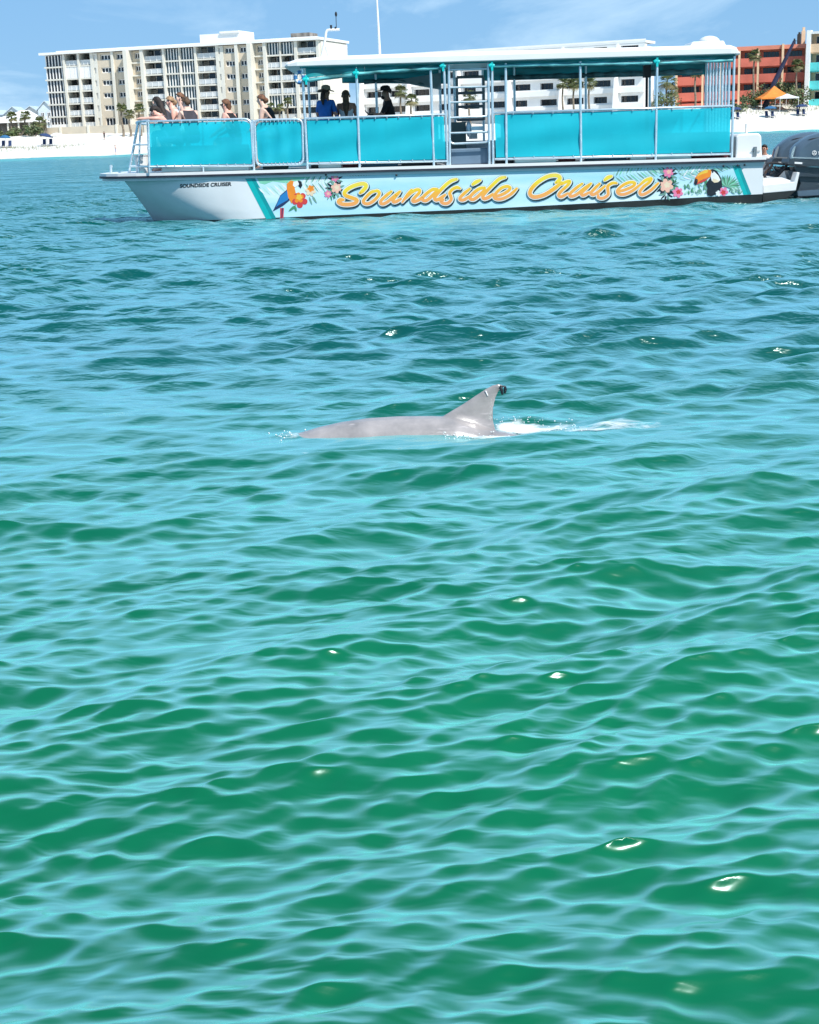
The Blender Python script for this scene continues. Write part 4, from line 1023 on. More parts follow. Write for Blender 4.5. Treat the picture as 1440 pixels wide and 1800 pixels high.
# pale blue sky and beach wrap between the two slanted stripes
def wrap_material():
    m = bpy.data.materials.new('printed_wrap'); m.use_nodes = True; t = m.node_tree; b = t.nodes['Principled BSDF']; N = t.nodes.new; K = t.links.new
    co = N('ShaderNodeTexCoord'); mp_ = N('ShaderNodeMapping'); mp_.inputs['Scale'].default_value = (.25, 1, 1.6); n = N('ShaderNodeTexNoise'); n.inputs['Scale'].default_value = 1.6; n.inputs['Detail'].default_value = 4
    K(co.outputs['Object'], mp_.inputs['Vector']); K(mp_.outputs['Vector'], n.inputs['Vector'])
    r = N('ShaderNodeValToRGB'); e = r.color_ramp.elements; e[0].position = .30; e[0].color = (.36, .68, .82, 1); e[1].position = .68; e[1].color = (.74, .86, .88, 1); q = e.new(.5); q.color = (.52, .78, .86, 1)
    K(n.outputs['Fac'], r.inputs['Fac']); K(r.outputs['Color'], b.inputs['Base Color']); b.inputs['Roughness'].default_value = .3
    return m
m = MB(); us = [446 + (1286 - 446) * i / 40 for i in range(41)]
top_ = []; bot_ = []
for i in range(41):
    s = i / 40; ut = 446 + (1287 - 446) * s; ub = 485 + (1308 - 485) * s
    top_.append(P(ut, vcap(ut) + 8.6, Y0 - .003)); bot_.append(P(ub, vbot(ub) - .4, Y0 - .003))
m.add(top_ + bot_, [(i, i + 1, 41 + i + 1, 41 + i) for i in range(40)]); part(m, 'printed_wrap', wrap_material(), HULL, recalc=False)
decal('slanted_stripe', [('teal', [(429, 309.5), (439, 309.2), (478, 384.6), (468, 385)]), ('teald', [(439, 309.2), (446, 309), (485.5, 384.2), (478, 384.6)])])
decal('slanted_stripe', [('teal', [(1286, 288), (1294, 287.6), (1314.5, 342), (1307, 342.6)]), ('teald', [(1294, 287.6), (1299.5, 287.4), (1321, 341.4), (1314.5, 342)])])
Z5 = (160, 180, 560, 420); Z6 = (470, 270, 870, 420); Z8 = (1140, 180, 1440, 400); Z7 = (840, 250, 1240, 400)
# palm fronds printed behind the figures
def frond(name, box, x0, y0, x1, y1, n, ln, cols, side=1, ang=0.9):
    sh = []
    for i in range(n):
        t = i / (n - 1); x = x0 + (x1 - x0) * t; y = y0 + (y1 - y0) * t; l = ln * (0.45 + 0.9 * math.sin(math.pi * (0.15 + 0.8 * t)))
        a = math.atan2(y1 - y0, x1 - x0)
        for sd in ((side,) if side else (-1, 1)):
            aa = a + sd * ang; sh.append((cols[i % len(cols)], zz(box, 1440, blade(x, y, x + l * math.cos(aa), y + l * math.sin(aa), ln * .16))))
    decal(name, sh)
decal('green_canopy', [('mint', zz(Z5, 1440, [(1045, 468), (1440, 462), (1440, 470), (1400, 490), (1330, 484), (1240, 512), (1150, 500), (1100, 520), (1068, 512)]))])
frond('palm_frond', Z5, 1060, 540, 1250, 500, 9, 70, ['white', 'pale'], 1, 1.0); frond('palm_frond', Z5, 1340, 520, 1440, 510, 7, 60, ['white', 'pale'], 0, 1.1)
frond('palm_frond', Z6, 240, 190, 400, 175, 9, 60, ['sage', 'white'], 0, 1.0); frond('palm_frond', Z6, 470, 128, 660, 124, 12, 26, ['sage', 'green'], 1, .6)
frond('palm_frond', Z7, 850, 225, 1180, 150, 16, 60, ['pale', 'sage', 'mint'], 0, .9)
frond('palm_frond', Z8, 0, 560, 330, 530, 12, 60, ['pale', 'sage'], 0, .8); frond('palm_frond', Z8, 250, 590, 700, 525, 18, 70, ['sage', 'pale', 'mint'], 0, .7); frond('palm_frond', Z8, 260, 640, 500, 560, 9, 70, ['pale', 'white'], 0, .6)
# parrot on the left
Z = lambda pts: zz(Z5, 1440, pts)
decal('parrot_picture', [('navy', Z([(1262, 575), (1255, 622), (1215, 655), (1150, 690), (1175, 640), (1198, 588), (1240, 552)])), ('blue', Z([(1246, 556), (1264, 585), (1245, 618), (1195, 645), (1170, 662), (1200, 590)])),
    ('red', Z([(1198, 668), (1222, 668), (1218, 735), (1198, 735)])), ('navy', Z([(1208, 668), (1216, 668), (1210, 735), (1205, 735)])),
    ('orange', Z([(1240, 515), (1268, 490), (1290, 488), (1290, 545), (1300, 590), (1270, 640), (1248, 600), (1240, 550)])), ('mint', Z([(1262, 494), (1300, 484), (1330, 490), (1290, 500)])),
    ('white', Z([(1282, 502), (1308, 496), (1318, 520), (1292, 538), (1278, 525)])), ('black', Z([(1308, 494), (1332, 500), (1338, 525), (1328, 545), (1312, 528), (1318, 515)]))])
decal('hibiscus_picture', [('green', Z(blade(1300, 650, 1250, 690, 18))), ('green', Z(blade(1290, 655, 1300, 692, 16))), ('red', Z(star(1322, 618, 50, 5, .62, .3))), ('orange', Z(star(1314, 604, 34, 5, .6, .9))), ('yellow', Z(star(1318, 600, 20, 5, .6, .2))),
    ('cream', Z(star(1390, 560, 34, 6, .6, .2))), ('orange', Z(star(1392, 545, 22, 5, .6, .5))), ('sage', Z(blade(1400, 590, 1430, 640, 14))), ('sage', Z(blade(1380, 595, 1400, 650, 12)))])
def bouquet(name, Zf, fl, leaves):
    sh = []
    for (x, y, r, n, col) in leaves:
        for k in range(n):
            a = 2 * math.pi * k / n + x; sh.append((col if k % 3 else 'sage', Zf(blade(x + r * .2 * math.cos(a), y + r * .2 * math.sin(a), x + r * math.cos(a), y + r * math.sin(a), r * .22))))
    for (x, y, r, col, c2) in fl:
        sh.append((col, Zf(star(x, y, r, 6, .68, .3)))); sh.append((c2, Zf(star(x + r * .1, y - r * .1, r * .45, 5, .6, .8))))
    decal(name, sh)
bouquet('flower_picture', lambda p: zz(Z6, 1440, p), [(428, 152, 26, 'pink', 'peach'), (436, 218, 34, 'peach', 'cream'), (384, 256, 24, 'pink', 'peach')], [(430, 165, 52, 10, 'black'), (430, 225, 66, 12, 'black'), (400, 255, 44, 9, 'green')])
Z = lambda pts: zz(Z8, 1440, pts)
bouquet('flower_picture', Z, [(168, 590, 44, 'pink', 'peach'), (152, 702, 60, 'peach', 'cream'), (248, 760, 46, 'pink', 'red')], [(170, 610, 80, 12, 'black'), (150, 700, 98, 15, 'black'), (150, 770, 66, 10, 'black'), (205, 690, 60, 9, 'green')])
# toucan on the right
sh = []
random.seed(3)
for k in range(46):
    x = random.uniform(300, 500); y = random.uniform(660, 785); 
    if y < 700 and x < 340: continue
    a = random.uniform(-2.6, -.5); l = random.uniform(25, 55); sh.append((random.choice(['sage', 'sage', 'green', 'pale']), Z(blade(x, min(y, 790), x + l * math.cos(a), min(y, 790) + l * math.sin(a), l * .35))))
for k in range(16):
    a = -2.7 + 2.9 * k / 15; sh.append((['sage', 'green', 'mint'][k % 3], Z(blade(665, 715, 665 + 120 * math.cos(a), 715 + 110 * math.sin(a), 16))))
for k in range(14):
    x = random.uniform(680, 780); y = random.uniform(735, 780); a = random.uniform(-2.6, -.5); sh.append((random.choice(['sage', 'pale', 'green']), Z(blade(x, y, x + 38 * math.cos(a), y + 38 * math.sin(a), 12))))
decal('foliage_picture', sh)
decal('toucan_picture', [('black', Z([(522, 566), (545, 562), (580, 582), (606, 625), (620, 670), (622, 712), (606, 742), (570, 775), (530, 792), (500, 785), (492, 755), (498, 720), (484, 690), (505, 660), (525, 630)])),
    ('white', Z([(530, 582), (556, 584), (590, 618), (608, 655), (590, 672), (556, 678), (534, 660), (524, 625)])), ('cream', Z([(545, 640), (600, 660), (585, 674), (556, 678), (538, 664)])),
    ('orange', Z([(530, 572), (505, 566), (470, 572), (425, 596), (396, 634), (385, 680), (404, 694), (425, 668), (470, 645), (522, 628), (530, 600)])), ('yellow', Z([(505, 568), (470, 574), (430, 598), (410, 628), (450, 606), (500, 592)])),
    ('red', Z([(404, 694), (425, 668), (470, 648), (515, 632), (480, 662), (440, 680)])), ('black', Z([(396, 640), (385, 684), (400, 702), (414, 680), (418, 655), (408, 645)])), ('black', Z(star(541, 588, 8, 6, .9)))])
decal('hibiscus_picture', [('white', Z(star(592, 768, 26, 6, .6, .4))), ('pink', Z(star(636, 752, 38, 5, .66, .2))), ('red', Z(star(632, 760, 22, 5, .6, .6)))])
# the small name on the bow
a, b = P(315, 330.5, Y0 + .02), P(407, 326.5, Y0 + .02)
TXT = text_part('SOUNDSIDE CRUISER', 'bow_lettering', P(315, 330.3, Y0 + .0), .098, PM_['black'], HULL, 0.12, math.atan2(b.z - a.z, b.x - a.x), .0034, width=(b - a).length)
from mathutils.bvhtree import BVHTree
off_ = ROOTLOC[BOAT]
hull_tree = BVHTree.FromPolygons([v.co[:] for v in HULL.data.vertices], [p.vertices[:] for p in HULL.data.polygons])
for v_ in TXT.data.vertices:                       # follow the flare of the bow: just proud of the side
    hit = hull_tree.ray_cast(Vector((v_.co.x, -4.0, v_.co.z)), Vector((0, 1, 0)))
    if hit[0] is not None: v_.co.y = hit[0].y - 0.004
# big script name: brush strokes with outline and shadow
Zs = lambda p: [(580 + x / 8, 300 + y / 8) for x, y in p]
Zd = lambda p: [(740 + x / 8, 290 + y / 8) for x, y in p]
Zc = lambda p: [(910 + x / 5.54, 290 + y / 5.54) for x, y in p]
LETTERS = [
 ('S', 7.6, Zs([(425, 315), (470, 275), (508, 225), (495, 190), (430, 186), (330, 215), (245, 262), (205, 312), (228, 352), (300, 380), (368, 405), (378, 435), (330, 466), (240, 476), (165, 468), (124, 440), (142, 412), (190, 410)])),
 ('o', 6.4, Zs([(640, 285), (580, 305), (515, 365), (472, 425), (490, 460), (550, 462), (620, 420), (680, 355), (695, 310), (668, 285), (630, 288)])),
 ('u', 6.4, Zs([(865, 292), (800, 345), (730, 410), (712, 450), (745, 468), (805, 442), (890, 372), (985, 292)])), ('u2', 6.4, Zs([(985, 296), (930, 355), (890, 410), (898, 440), (940, 432), (1000, 395)])),
 ('n', 6.4, Zs([(1150, 270), (1100, 330), (1020, 440)])), ('n2', 6.4, Zs([(1045, 410), (1120, 330), (1200, 275), (1255, 270), (1260, 305), (1200, 370), (1165, 415), (1190, 435), (1260, 405), (1330, 350)])),
 ('d', 6.6, Zd([(235, 342), (165, 345), (90, 395), (30, 455), (28, 492), (75, 500), (140, 450), (235, 350)])), ('d2', 6.8, Zd([(505, 200), (430, 222), (340, 290), (240, 395), (195, 460), (215, 492), (275, 470), (340, 420)])),
 ('s', 6.4, Zd([(550, 330), (505, 315), (440, 345), (405, 395), (420, 440), (425, 490), (375, 538), (315, 538), (285, 510), (320, 488)])),
 ('i', 6.4, Zd([(690, 335), (610, 400), (552, 460), (560, 490), (610, 488), (680, 440)])), ('dot', 7.4, Zd([(728, 275), (775, 240), (832, 215)])),
 ('d3', 6.6, Zd([(900, 320), (830, 330), (750, 385), (695, 445), (700, 478), (745, 482), (810, 435), (900, 345)])), ('d4', 6.8, Zd([(1190, 172), (1110, 192), (1010, 280), (910, 385), (872, 440), (890, 474), (950, 455), (1010, 410)])),
 ('e', 6.2, Zd([(1045, 440), (1130, 420), (1220, 370), (1255, 325), (1215, 300), (1140, 320), (1065, 385), (1030, 440), (1060, 476), (1150, 472), (1260, 415), (1350, 330)])),
 ('C', 7.6, Zc([(375, 172), (410, 140), (405, 112), (360, 100), (285, 115), (200, 165), (135, 232), (122, 285), (165, 312), (255, 292), (350, 235), (430, 170)])),
 ('r', 6.2, Zc([(425, 190), (470, 165), (508, 160), (490, 195), (430, 250), (400, 290), (425, 310), (490, 275)])),
 ('u3', 6.2, Zc([(630, 182), (570, 225), (512, 280), (520, 305), (570, 290), (640, 235), (715, 180)])), ('u4', 6.2, Zc([(715, 183), (665, 230), (622, 275), (640, 296), (700, 265)])),
 ('i2', 6.2, Zc([(800, 182), (750, 230), (715, 272), (735, 290), (785, 262), (850, 205)])), ('dot2', 7.2, Zc([(848, 148), (880, 122), (915, 110)])),
 ('s2', 6.2, Zc([(965, 178), (925, 176), (880, 205), (880, 245), (880, 290), (835, 322), (790, 318), (785, 292)])),
 ('e2', 6.0, Zc([(980, 258), (1050, 240), (1125, 205), (1140, 175), (1095, 168), (1030, 195), (975, 245), (985, 280), (1040, 285), (1120, 250), (1195, 190)])),
 ('r2', 6.2, Zc([(1190, 195), (1245, 150), (1300, 132), (1285, 165), (1225, 215), (1190, 265), (1215, 290), (1290, 252), (1370, 178)])),
]
def smooth_line(pts, k=7):
    o = []
    for i in range(len(pts) - 1):
        p0, p1, p2, p3 = [Vector(pts[max(0, min(len(pts) - 1, j))]) for j in (i - 1, i, i + 1, i + 2)]
        for j in range(k):
            t = j / k; o.append(0.5 * ((2 * p1) + (p2 - p0) * t + (2 * p0 - 5 * p1 + 4 * p2 - p3) * t * t + (3 * p1 - p0 - 3 * p2 + p3) * t ** 3))
    o.append(Vector(pts[-1])); return o
def ribbon(m, line, w, dy, du=0.0, dv=0.0, step=0.000008):
    n = len(line); Lp, Rp = [], []
    for i, p in enumerate(line):
        t = line[min(i + 1, n - 1)] - line[max(i - 1, 0)]; t = t.normalized() if t.length > 1e-6 else Vector((1, 0))
        nn = Vector((-t.y, t.x)); e = min(1.0, 0.72 + 0.28 * min(i, n - 1 - i) / 5.0)
        y = Y0 - dy - step * i
        a, b = p + nn * w / 2 * e, p - nn * w / 2 * e
        Lp.append(P(a.x + du, a.y + dv, y)); Rp.append(P(b.x + du, b.y + dv, y))
    m.add(Lp + Rp, [(i, i + 1, n + i + 1, n + i) for i in range(n - 1)])
    for (c, i) in ((line[0], 0), (line[-1], n - 1)):
        y = Y0 - dy - step * i - step * .5; r_ = w / 2 * 0.72
        m.add([P(c.x + du + r_ * math.cos(k * .524), c.y + dv + r_ * math.sin(k * .524), y) for k in range(12)], [tuple(range(12))])
def grad_material():
    m = bpy.data.materials.new('sunset_lettering'); m.use_nodes = True; t = m.node_tree; b = t.nodes['Principled BSDF']; N = t.nodes.new; K = t.links.new
    at = N('ShaderNodeAttribute'); at.attribute_name = 'tone'; r = N('ShaderNodeValToRGB'); e = r.color_ramp.elements
    e[0].position = 0.0; e[0].color = (.82, .66, .10, 1); e[1].position = 1.0; e[1].color = (.86, .36, .12, 1); q = e.new(.3); q.color = (.86, .68, .04, 1); q = e.new(.62); q.color = (.88, .44, .04, 1)
    n = N('ShaderNodeTexNoise'); n.inputs['Scale'].default_value = 9.0; co = N('ShaderNodeTexCoord'); K(co.outputs['Object'], n.inputs['Vector'])
    ad = N('ShaderNodeMath'); ad.operation = 'MULTIPLY_ADD'; ad.inputs[1].default_value = .35; K(n.outputs['Fac'], ad.inputs[0]); K(at.outputs['Fac'], ad.inputs[2])
    sb = N('ShaderNodeMath'); sb.operation = 'SUBTRACT'; sb.inputs[1].default_value = .17; K(ad.outputs[0], sb.inputs[0])
    K(sb.outputs[0], r.inputs['Fac']); K(r.outputs['Color'], b.inputs['Base Color']); b.inputs['Roughness'].default_value = .35
    return m
M_SUNSET = grad_material()
shd, edge, lin, fil = MB(), MB(), MB(), MB(); tone = []
for k, (nm, w, pts) in enumerate(LETTERS):
    ln = smooth_line(pts); d = 0.022 + 0.0003 * (k % 5)
    w *= .95; ribbon(shd, ln, w + 3.0, d, 1.5, 2.0); ribbon(edge, ln, w + 3.4, d + .002); ribbon(lin, ln, w + 2.2, d + .004); ribbon(fil, ln, w - 0.4, d + .006)
WORDS = part(shd, 'script_lettering', PM_['black'], HULL, recalc=False)
part(edge, 'letter_edge', PM_['sage'], WORDS, recalc=False); part(lin, 'letter_outline', PM_['white'], WORDS, recalc=False)
fo = part(fil, 'letter_fill', M_SUNSET, WORDS, recalc=False)
va_ = np.array([(lambda c: c)(v.co[:]) for v in fo.data.vertices]); zt = P(620, 318, Y0).z - off_.z; 
base = np.array([P(600, 362, Y0).z, P(1150, 340, Y0).z]) - off_.z; xw = np.array([P(600, 362, Y0).x, P(1150, 340, Y0).x]) - off_.x
zb_l = np.interp(va_[:, 0], xw, base); tn = 1 - (va_[:, 2] - zb_l) / 0.46
at = fo.data.attributes.new('tone', 'FLOAT', 'POINT'); at.data.foreach_set('value', np.clip(tn, 0, 1).astype(np.float32))
# ------------------------------------------------------------------ people on the boat
SKIN = {'fair': pm('fair_skin', (.74, .48, .38), .5, .1, 9), 'tan': pm('tanned_skin', (.42, .21, .14), .5, .1, 9), 'pink': pm('sunburnt_skin', (.76, .42, .33), .5, .12, 9)}
HAIR = {'dark': pm('dark_hair', (.025, .015, .012), .75, .45, 18), 'brown': pm('brown_hair', (.12, .065, .035), .75, .45, 18), 'blond': pm('sandy_hair', (.36, .22, .12), .75, .4, 18), 'auburn': pm('auburn_hair', (.17, .075, .038), .75, .4, 18)}
CLOTH = {'charcoal': pm('charcoal_cloth', (.045, .04, .05), .85, .25, 8), 'black': pm('black_cloth', (.012, .011, .014), .85, .3, 8), 'blue': pm('blue_shirt', (.01, .13, .46), .75, .15, 6), 'white': pm('white_cloth', (.72, .70, .70), .8, .08, 8), 'khaki': pm('khaki_cloth', (.32, .27, .19), .85, .12, 8), 'denim': pm('denim_cloth', (.10, .13, .22), .85, .2, 8), 'lilac': pm('lilac_cloth', (.34, .32, .45), .85, .15, 8)}
UP = Vector((0, 0, 1))
M_EYE = pm('dark_eye', (.02, .015, .012), .2)
def person(head, yaw, label, skin='fair', hair='brown', top='charcoal', bottom='denim', style='tank', lean=0.0, headtilt=0.0, standing=False, floor=0.0, arms=((0.1, 0.2), (0.1, 0.2)), wr=None, hairstyle='bob', sc=1.0, hat=None, group=None, el=None):
    """one continuous skinned body posed from its head point; yaw is the facing direction (0 = +x)"""
    f = Vector((math.cos(yaw), math.sin(yaw), 0)); s = Vector((-math.sin(yaw), math.cos(yaw), 0))
    h = Vector(head); ht = (UP * math.cos(headtilt) + f * math.sin(headtilt))
    hf = (f * math.cos(headtilt) - UP * math.sin(headtilt))
    nk = h - ht * .10 * sc; n0 = nk - (UP * .8 + f * (.35 + math.sin(lean) * .5)).normalized() * .05 * sc
    ax = UP * math.cos(lean) + f * math.sin(lean)
    ch = n0 - ax * .16 * sc; wa = n0 - ax * .36 * sc - f * .02; pe = n0 - ax * .54 * sc
    J = []; E = []; Rr = []; bone = []
    def jn(p, r, par=None, b='torso'):
        k_ = 1.14 if b not in ('hand', 'head') else 1.04
        J.append(Vector(p)); Rr.append((r[0] * k_, r[1] * k_) if isinstance(r, tuple) else (r * k_, r * k_)); i = len(J) - 1
        if par is not None: E.append((par, i))
        bone.append((i, par, b)); return i
    ip = jn(pe, (.125 * sc, .16 * sc)); iw = jn(wa, (.105 * sc, .125 * sc), ip); ic = jn(ch, (.115 * sc, .15 * sc), iw); io = jn(n0, (.075 * sc, .085 * sc), ic, 'neckbase')
    ik = jn(nk, .062 * sc, io, 'head'); ih = jn(h - hf * .015, (.082 * sc, .076 * sc), ik, 'head'); it = jn(h + ht * .075 * sc - hf * .01, (.07 * sc, .066 * sc), ih, 'head')
    j1 = jn(h - ht * .055 * sc + hf * .055 * sc, .045 * sc, ih, 'head')                      # jaw and chin
    j2 = jn(h + hf * .088 * sc - ht * .012 * sc, .014 * sc, ih, 'head')                      # nose
    for sd in (-1, 1):
        sh = n0 - ax * .055 * sc + s * sd * .165 * sc; a = jn(sh, .060 * sc, ic, 'shoulder')
        fw, spd = arms[0 if sd < 0 else 1]
        if el and el[0 if sd < 0 else 1] is not None: eb = Vector(el[0 if sd < 0 else 1])
        else: eb = sh - UP * .25 * sc * math.cos(fw) + f * .25 * sc * math.sin(fw) + s * sd * .05
        e_ = jn(eb, .040 * sc, a, 'uparm')
        if wr and wr[0 if sd < 0 else 1] is not None: w = Vector(wr[0 if sd < 0 else 1])
        else: w = eb + (f * math.sin(fw + 1.0) - UP * math.cos(fw + 1.0)) * .24 * sc - s * sd * .05
        wi = jn(w, .026 * sc, e_, 'forearm'); d = (w - eb).normalized(); pal = jn(w + d * .06 * sc, (.022 * sc, .034 * sc), wi, 'hand')
        sd_ = d.cross(UP); sd_ = sd_.normalized() if sd_.length > .1 else s
        for q, (o, l) in enumerate(((-.03, .065), (-.01, .08), (.01, .075), (.03, .06))):
            k = jn(w + d * (.08 + l * .5) * sc + sd_ * o * sc, .009 * sc, pal, 'hand'); jn(w + d * (.08 + l) * sc + sd_ * o * 1.15 * sc - UP * .02, .007 * sc, k, 'hand')
        k = jn(w + d * .04 * sc + sd_ * .045 * sc, .011 * sc, wi, 'hand'); jn(w + d * .075 * sc + sd_ * .06 * sc - UP * .01, .008 * sc, k, 'hand')
        hp = jn(pe + s * sd * .085 * sc - UP * .06 * sc, .085 * sc, ip, 'thigh')
        if standing:
            H = max(.55, pe.z - floor); kn = pe + s * sd * .095 - UP * H * .5 + f * .02; an = pe + s * sd * .10 - UP * (H - .07)
        else:
            kn = pe + f * .43 * sc + s * sd * .11 - UP * .03; an = Vector((kn.x - f.x * .03, kn.y - f.y * .03, floor + .08))
        a = jn(kn, .058 * sc, hp, 'shin' if False else 'thigh'); b = jn(an, .036 * sc, a, 'shin'); jn(an + f * .17 - UP * .045, .028 * sc, b, 'foot')
    me = bpy.data.meshes.new('body'); me.from_pydata([tuple(p) for p in J], E, []); tmp = bpy.data.objects.new('tmp', me); COL.objects.link(tmp)
    md = tmp.modifiers.new('skin', 'SKIN'); md.use_smooth_shade = True; tmp.modifiers.new('sub', 'SUBSURF').levels = 1
    for i, r in enumerate(Rr): me.skin_vertices[0].data[i].radius = r
    me.skin_vertices[0].data[0].use_root = True
    bpy.context.view_layer.update()
    m2 = bpy.data.meshes.new_from_object(tmp.evaluated_get(bpy.context.evaluated_depsgraph_get())); bpy.data.objects.remove(tmp)
    base = Vector((pe.x, pe.y, floor))
    root = empty('person', base, label, 'person', group)
    mats = [SKIN[skin], CLOTH[top], CLOTH[bottom]]; m2.materials.clear()
    for q in mats: m2.materials.append(q)
    segs = [(J[p], J[i], b) for i, p, b in bone if p is not None]
    for pl in m2.polygons:
        c = pl.center; best = None
        for (p0, p1, b) in segs:
            d = p1 - p0; t = max(0, min(1, (c - p0).dot(d) / max(d.length_squared, 1e-9))); q = (c - (p0 + d * t)).length
            if best is None or q < best[0]: best = (q, b, t)
        b = best[1]; along = (c - pe).dot(ax) / (.54 * sc); mi = 0; side = abs((c - n0).dot(s)) / (.165 * sc)
        if b in ('thigh',): mi = 2
        if b in ('torso', 'shoulder', 'neckbase'):
            if style == 'tank': mi = 0 if side > .85 and along > .6 else 1 if (along < .88 or (along < .97 and .33 < side < .56)) else 0
            elif style == 'tee': mi = 1 if along < 1.0 else 0
            elif style == 'bikini': mi = 1 if (.53 < along < .70) else (2 if along < .06 else 0)
            if along < .02: mi = 2
        if b == 'uparm' and style == 'tee': mi = 1 if best[2] < .8 else 0
        if b == 'forearm' and style == 'tee' and top == 'blue': mi = 1
        pl.material_index = mi; pl.use_smooth = True
    for v in m2.vertices: v.co -= base
    m2.name = 'body'; bo = bpy.data.objects.new('body', m2); COL.objects.link(bo); bo.parent = root
    # hair shell, eyes, ears
    m = MB(); cap_c = h + ht * .028 * sc - hf * .022 * sc
    R3 = Matrix((hf, s, ht)).transposed()
    rings = []
    for i in range(9):
        th = math.pi * i / 8 * .64
        ring = []
        for j in range(16):
            ph = 2 * math.pi * j / 16; back = 0.5 - 0.5 * math.cos(ph)                        # 0 at the face, 1 at the back
            tt = th * (0.44 + 0.60 * back); r_ = .094 * sc * (1 + .05 * math.sin(ph * 5 + i))
            ring.append(cap_c + R3 @ Vector((r_ * 1.04 * math.sin(tt) * math.cos(ph), r_ * .90 * math.sin(tt) * math.sin(ph), r_ * math.cos(tt))))
        rings.append(ring)
    m.loft(rings, cap=False)
    bk = h - hf * .072 * sc
    if hairstyle == 'long':
        m.tube([bk + ht * .05, bk - ht * .06 - hf * .02, n0 - f * .09 - ax * .10, n0 - f * .13 - ax * .27], [.06 * sc, .07 * sc, .065 * sc, .02 * sc], 10)
    elif hairstyle == 'ponytail':
        m.tube([bk + ht * .02, bk - hf * .06 - ht * .02, bk - hf * .08 - ht * .12, bk - hf * .06 - ht * .25], [.03 * sc, .042 * sc, .045 * sc, .012 * sc], 10)
    elif hairstyle == 'bob':
        m.tube([bk + ht * .05, bk - ht * .05, bk - ht * .12 + hf * .01], [.05 * sc, .062 * sc, .028 * sc], 10)
    elif hairstyle == 'bun':
        m.ellipsoid(bk - hf * .03 - ht * .03, (.055 * sc,) * 3, 10, 8); m.tube([bk + ht * .03, bk - ht * .06], [.05 * sc, .045 * sc], 8)
    hr = m.build('hair', HAIR[hair], root)
    m = MB()
    for sd in (-1, 1): m.ellipsoid(h + hf * .074 * sc + s * sd * .032 * sc + ht * .018 * sc, (.012, .012, .009), 8, 6)
    m.build('eyes', M_EYE, root)
    m = MB()
    for sd in (-1, 1): m.ellipsoid(h + s * sd * .080 * sc - hf * .005, (.018, .012, .03), 8, 6)
    m.build('ears', SKIN[skin], root)
    if hat:
        m = MB(); cc = h + ht * .055 * sc
        cr = [cc + R3 @ Vector((.112 * math.cos(k * .3927), .10 * math.sin(k * .3927), 0)) for k in range(16)]
        t1 = [cc + R3 @ Vector((.098 * math.cos(k * .3927), .088 * math.sin(k * .3927), .075)) for k in range(16)]; t2 = [cc + R3 @ Vector((.05 * math.cos(k * .3927), .045 * math.sin(k * .3927), .10)) for k in range(16)]
        m.loft([cr, t1, t2])
        if hat == 'brim':
            b1 = [cc + R3 @ Vector((.19 * math.cos(k * .3927), .175 * math.sin(k * .3927), -.015 + .02 * math.cos(k * .785))) for k in range(16)]; m.loft([cr, b1], cap=False); m.loft([[p - ht * .008 for p in cr], [p - ht * .008 for p in b1]], cap=False)
        else: m.add([cc + R3 @ Vector(q) for q in ((.09, -.07, 0), (.20, -.05, -.015), (.215, 0, -.018), (.20, .05, -.015), (.09, .07, 0), (.09, -.07, .014), (.20, -.05, .0), (.215, 0, -.004), (.20, .05, 0), (.09, .07, .014))], [(0, 1, 2, 3, 4), (5, 6, 7, 8, 9), (0, 1, 6, 5), (1, 2, 7, 6), (2, 3, 8, 7), (3, 4, 9, 8)])
        m.build('hat', CLOTH['khaki'] if hat == 'brim' else CLOTH['black'], root)
    return root, h, hf, ht, s
PI = math.pi
GP = 'passengers leaning on the bow rail'
dz = lambda u, Y: deckz(P(u, 300, Y).x) + .025
def seat(u, Y): return dz(u, Y)
# the group at the bow
Ya = Y0 + .55
rl = [P(258, 208, Ya - .35), P(243, 209, Ya - .2)]
person(P(272, 197, Ya), PI * .98, 'dark haired passenger resting head on bare arms folded over the bow rail', 'pink', 'dark', 'charcoal', 'denim', 'tank', lean=.75, headtilt=.85, floor=dz(272, Ya), wr=(P(254, 208.5, Ya - .05), P(252, 208.5, Ya - .3)), el=(P(268, 210, Ya + .1), P(276, 208, Ya - .3)), hairstyle='bob', group=GP)
Yb2 = Y0 + .80
person(P(275, 181, Yb2), PI * .74, 'passenger in charcoal tank top with long dark hair at the bow corner', 'fair', 'dark', 'charcoal', 'denim', 'tank', lean=.62, headtilt=.5, floor=dz(285, Yb2), arms=((.5, .2), (.4, .2)), wr=(None, P(268, 216, Y0 + .3)), hairstyle='long', group=GP)
Yc = Y0 + 1.15
person(P(298, 180, Yc), PI * 1.05, 'sandy haired passenger with bare shoulders behind the charcoal tank tops', 'pink', 'blond', 'white', 'khaki', 'tank', lean=.35, headtilt=.25, floor=dz(305, Yc), hairstyle='bun', group=GP)
Yd = Y0 + 1.7
person(P(315, 173, Yd), PI * 1.1, 'brown haired passenger mostly hidden at the back of the bow group', 'fair', 'auburn', 'white', 'denim', 'tank', lean=.15, headtilt=.1, floor=dz(316, Yd), hairstyle='bob', group=GP)
Ye = Y0 + .72
person(P(326, 181, Ye), PI * .70, 'passenger in charcoal tank top with brown hair tied up, rightmost of the bow group', 'fair', 'brown', 'charcoal', 'denim', 'tank', lean=.28, headtilt=.35, floor=dz(332, Ye), wr=(None, P(312, 213, Y0 + .32)), hairstyle='bun', group=GP)
Yf = Y0 + .7
r_, h, hf, ht, s_ = person(P(396, 185, Yf), PI * .88, 'passenger in black tank top with brown hair and sunglasses facing the bow', 'pink', 'auburn', 'black', 'denim', 'tank', lean=.30, headtilt=.15, floor=dz(405, Yf), hairstyle='bob', group='seated passengers behind the front panels')
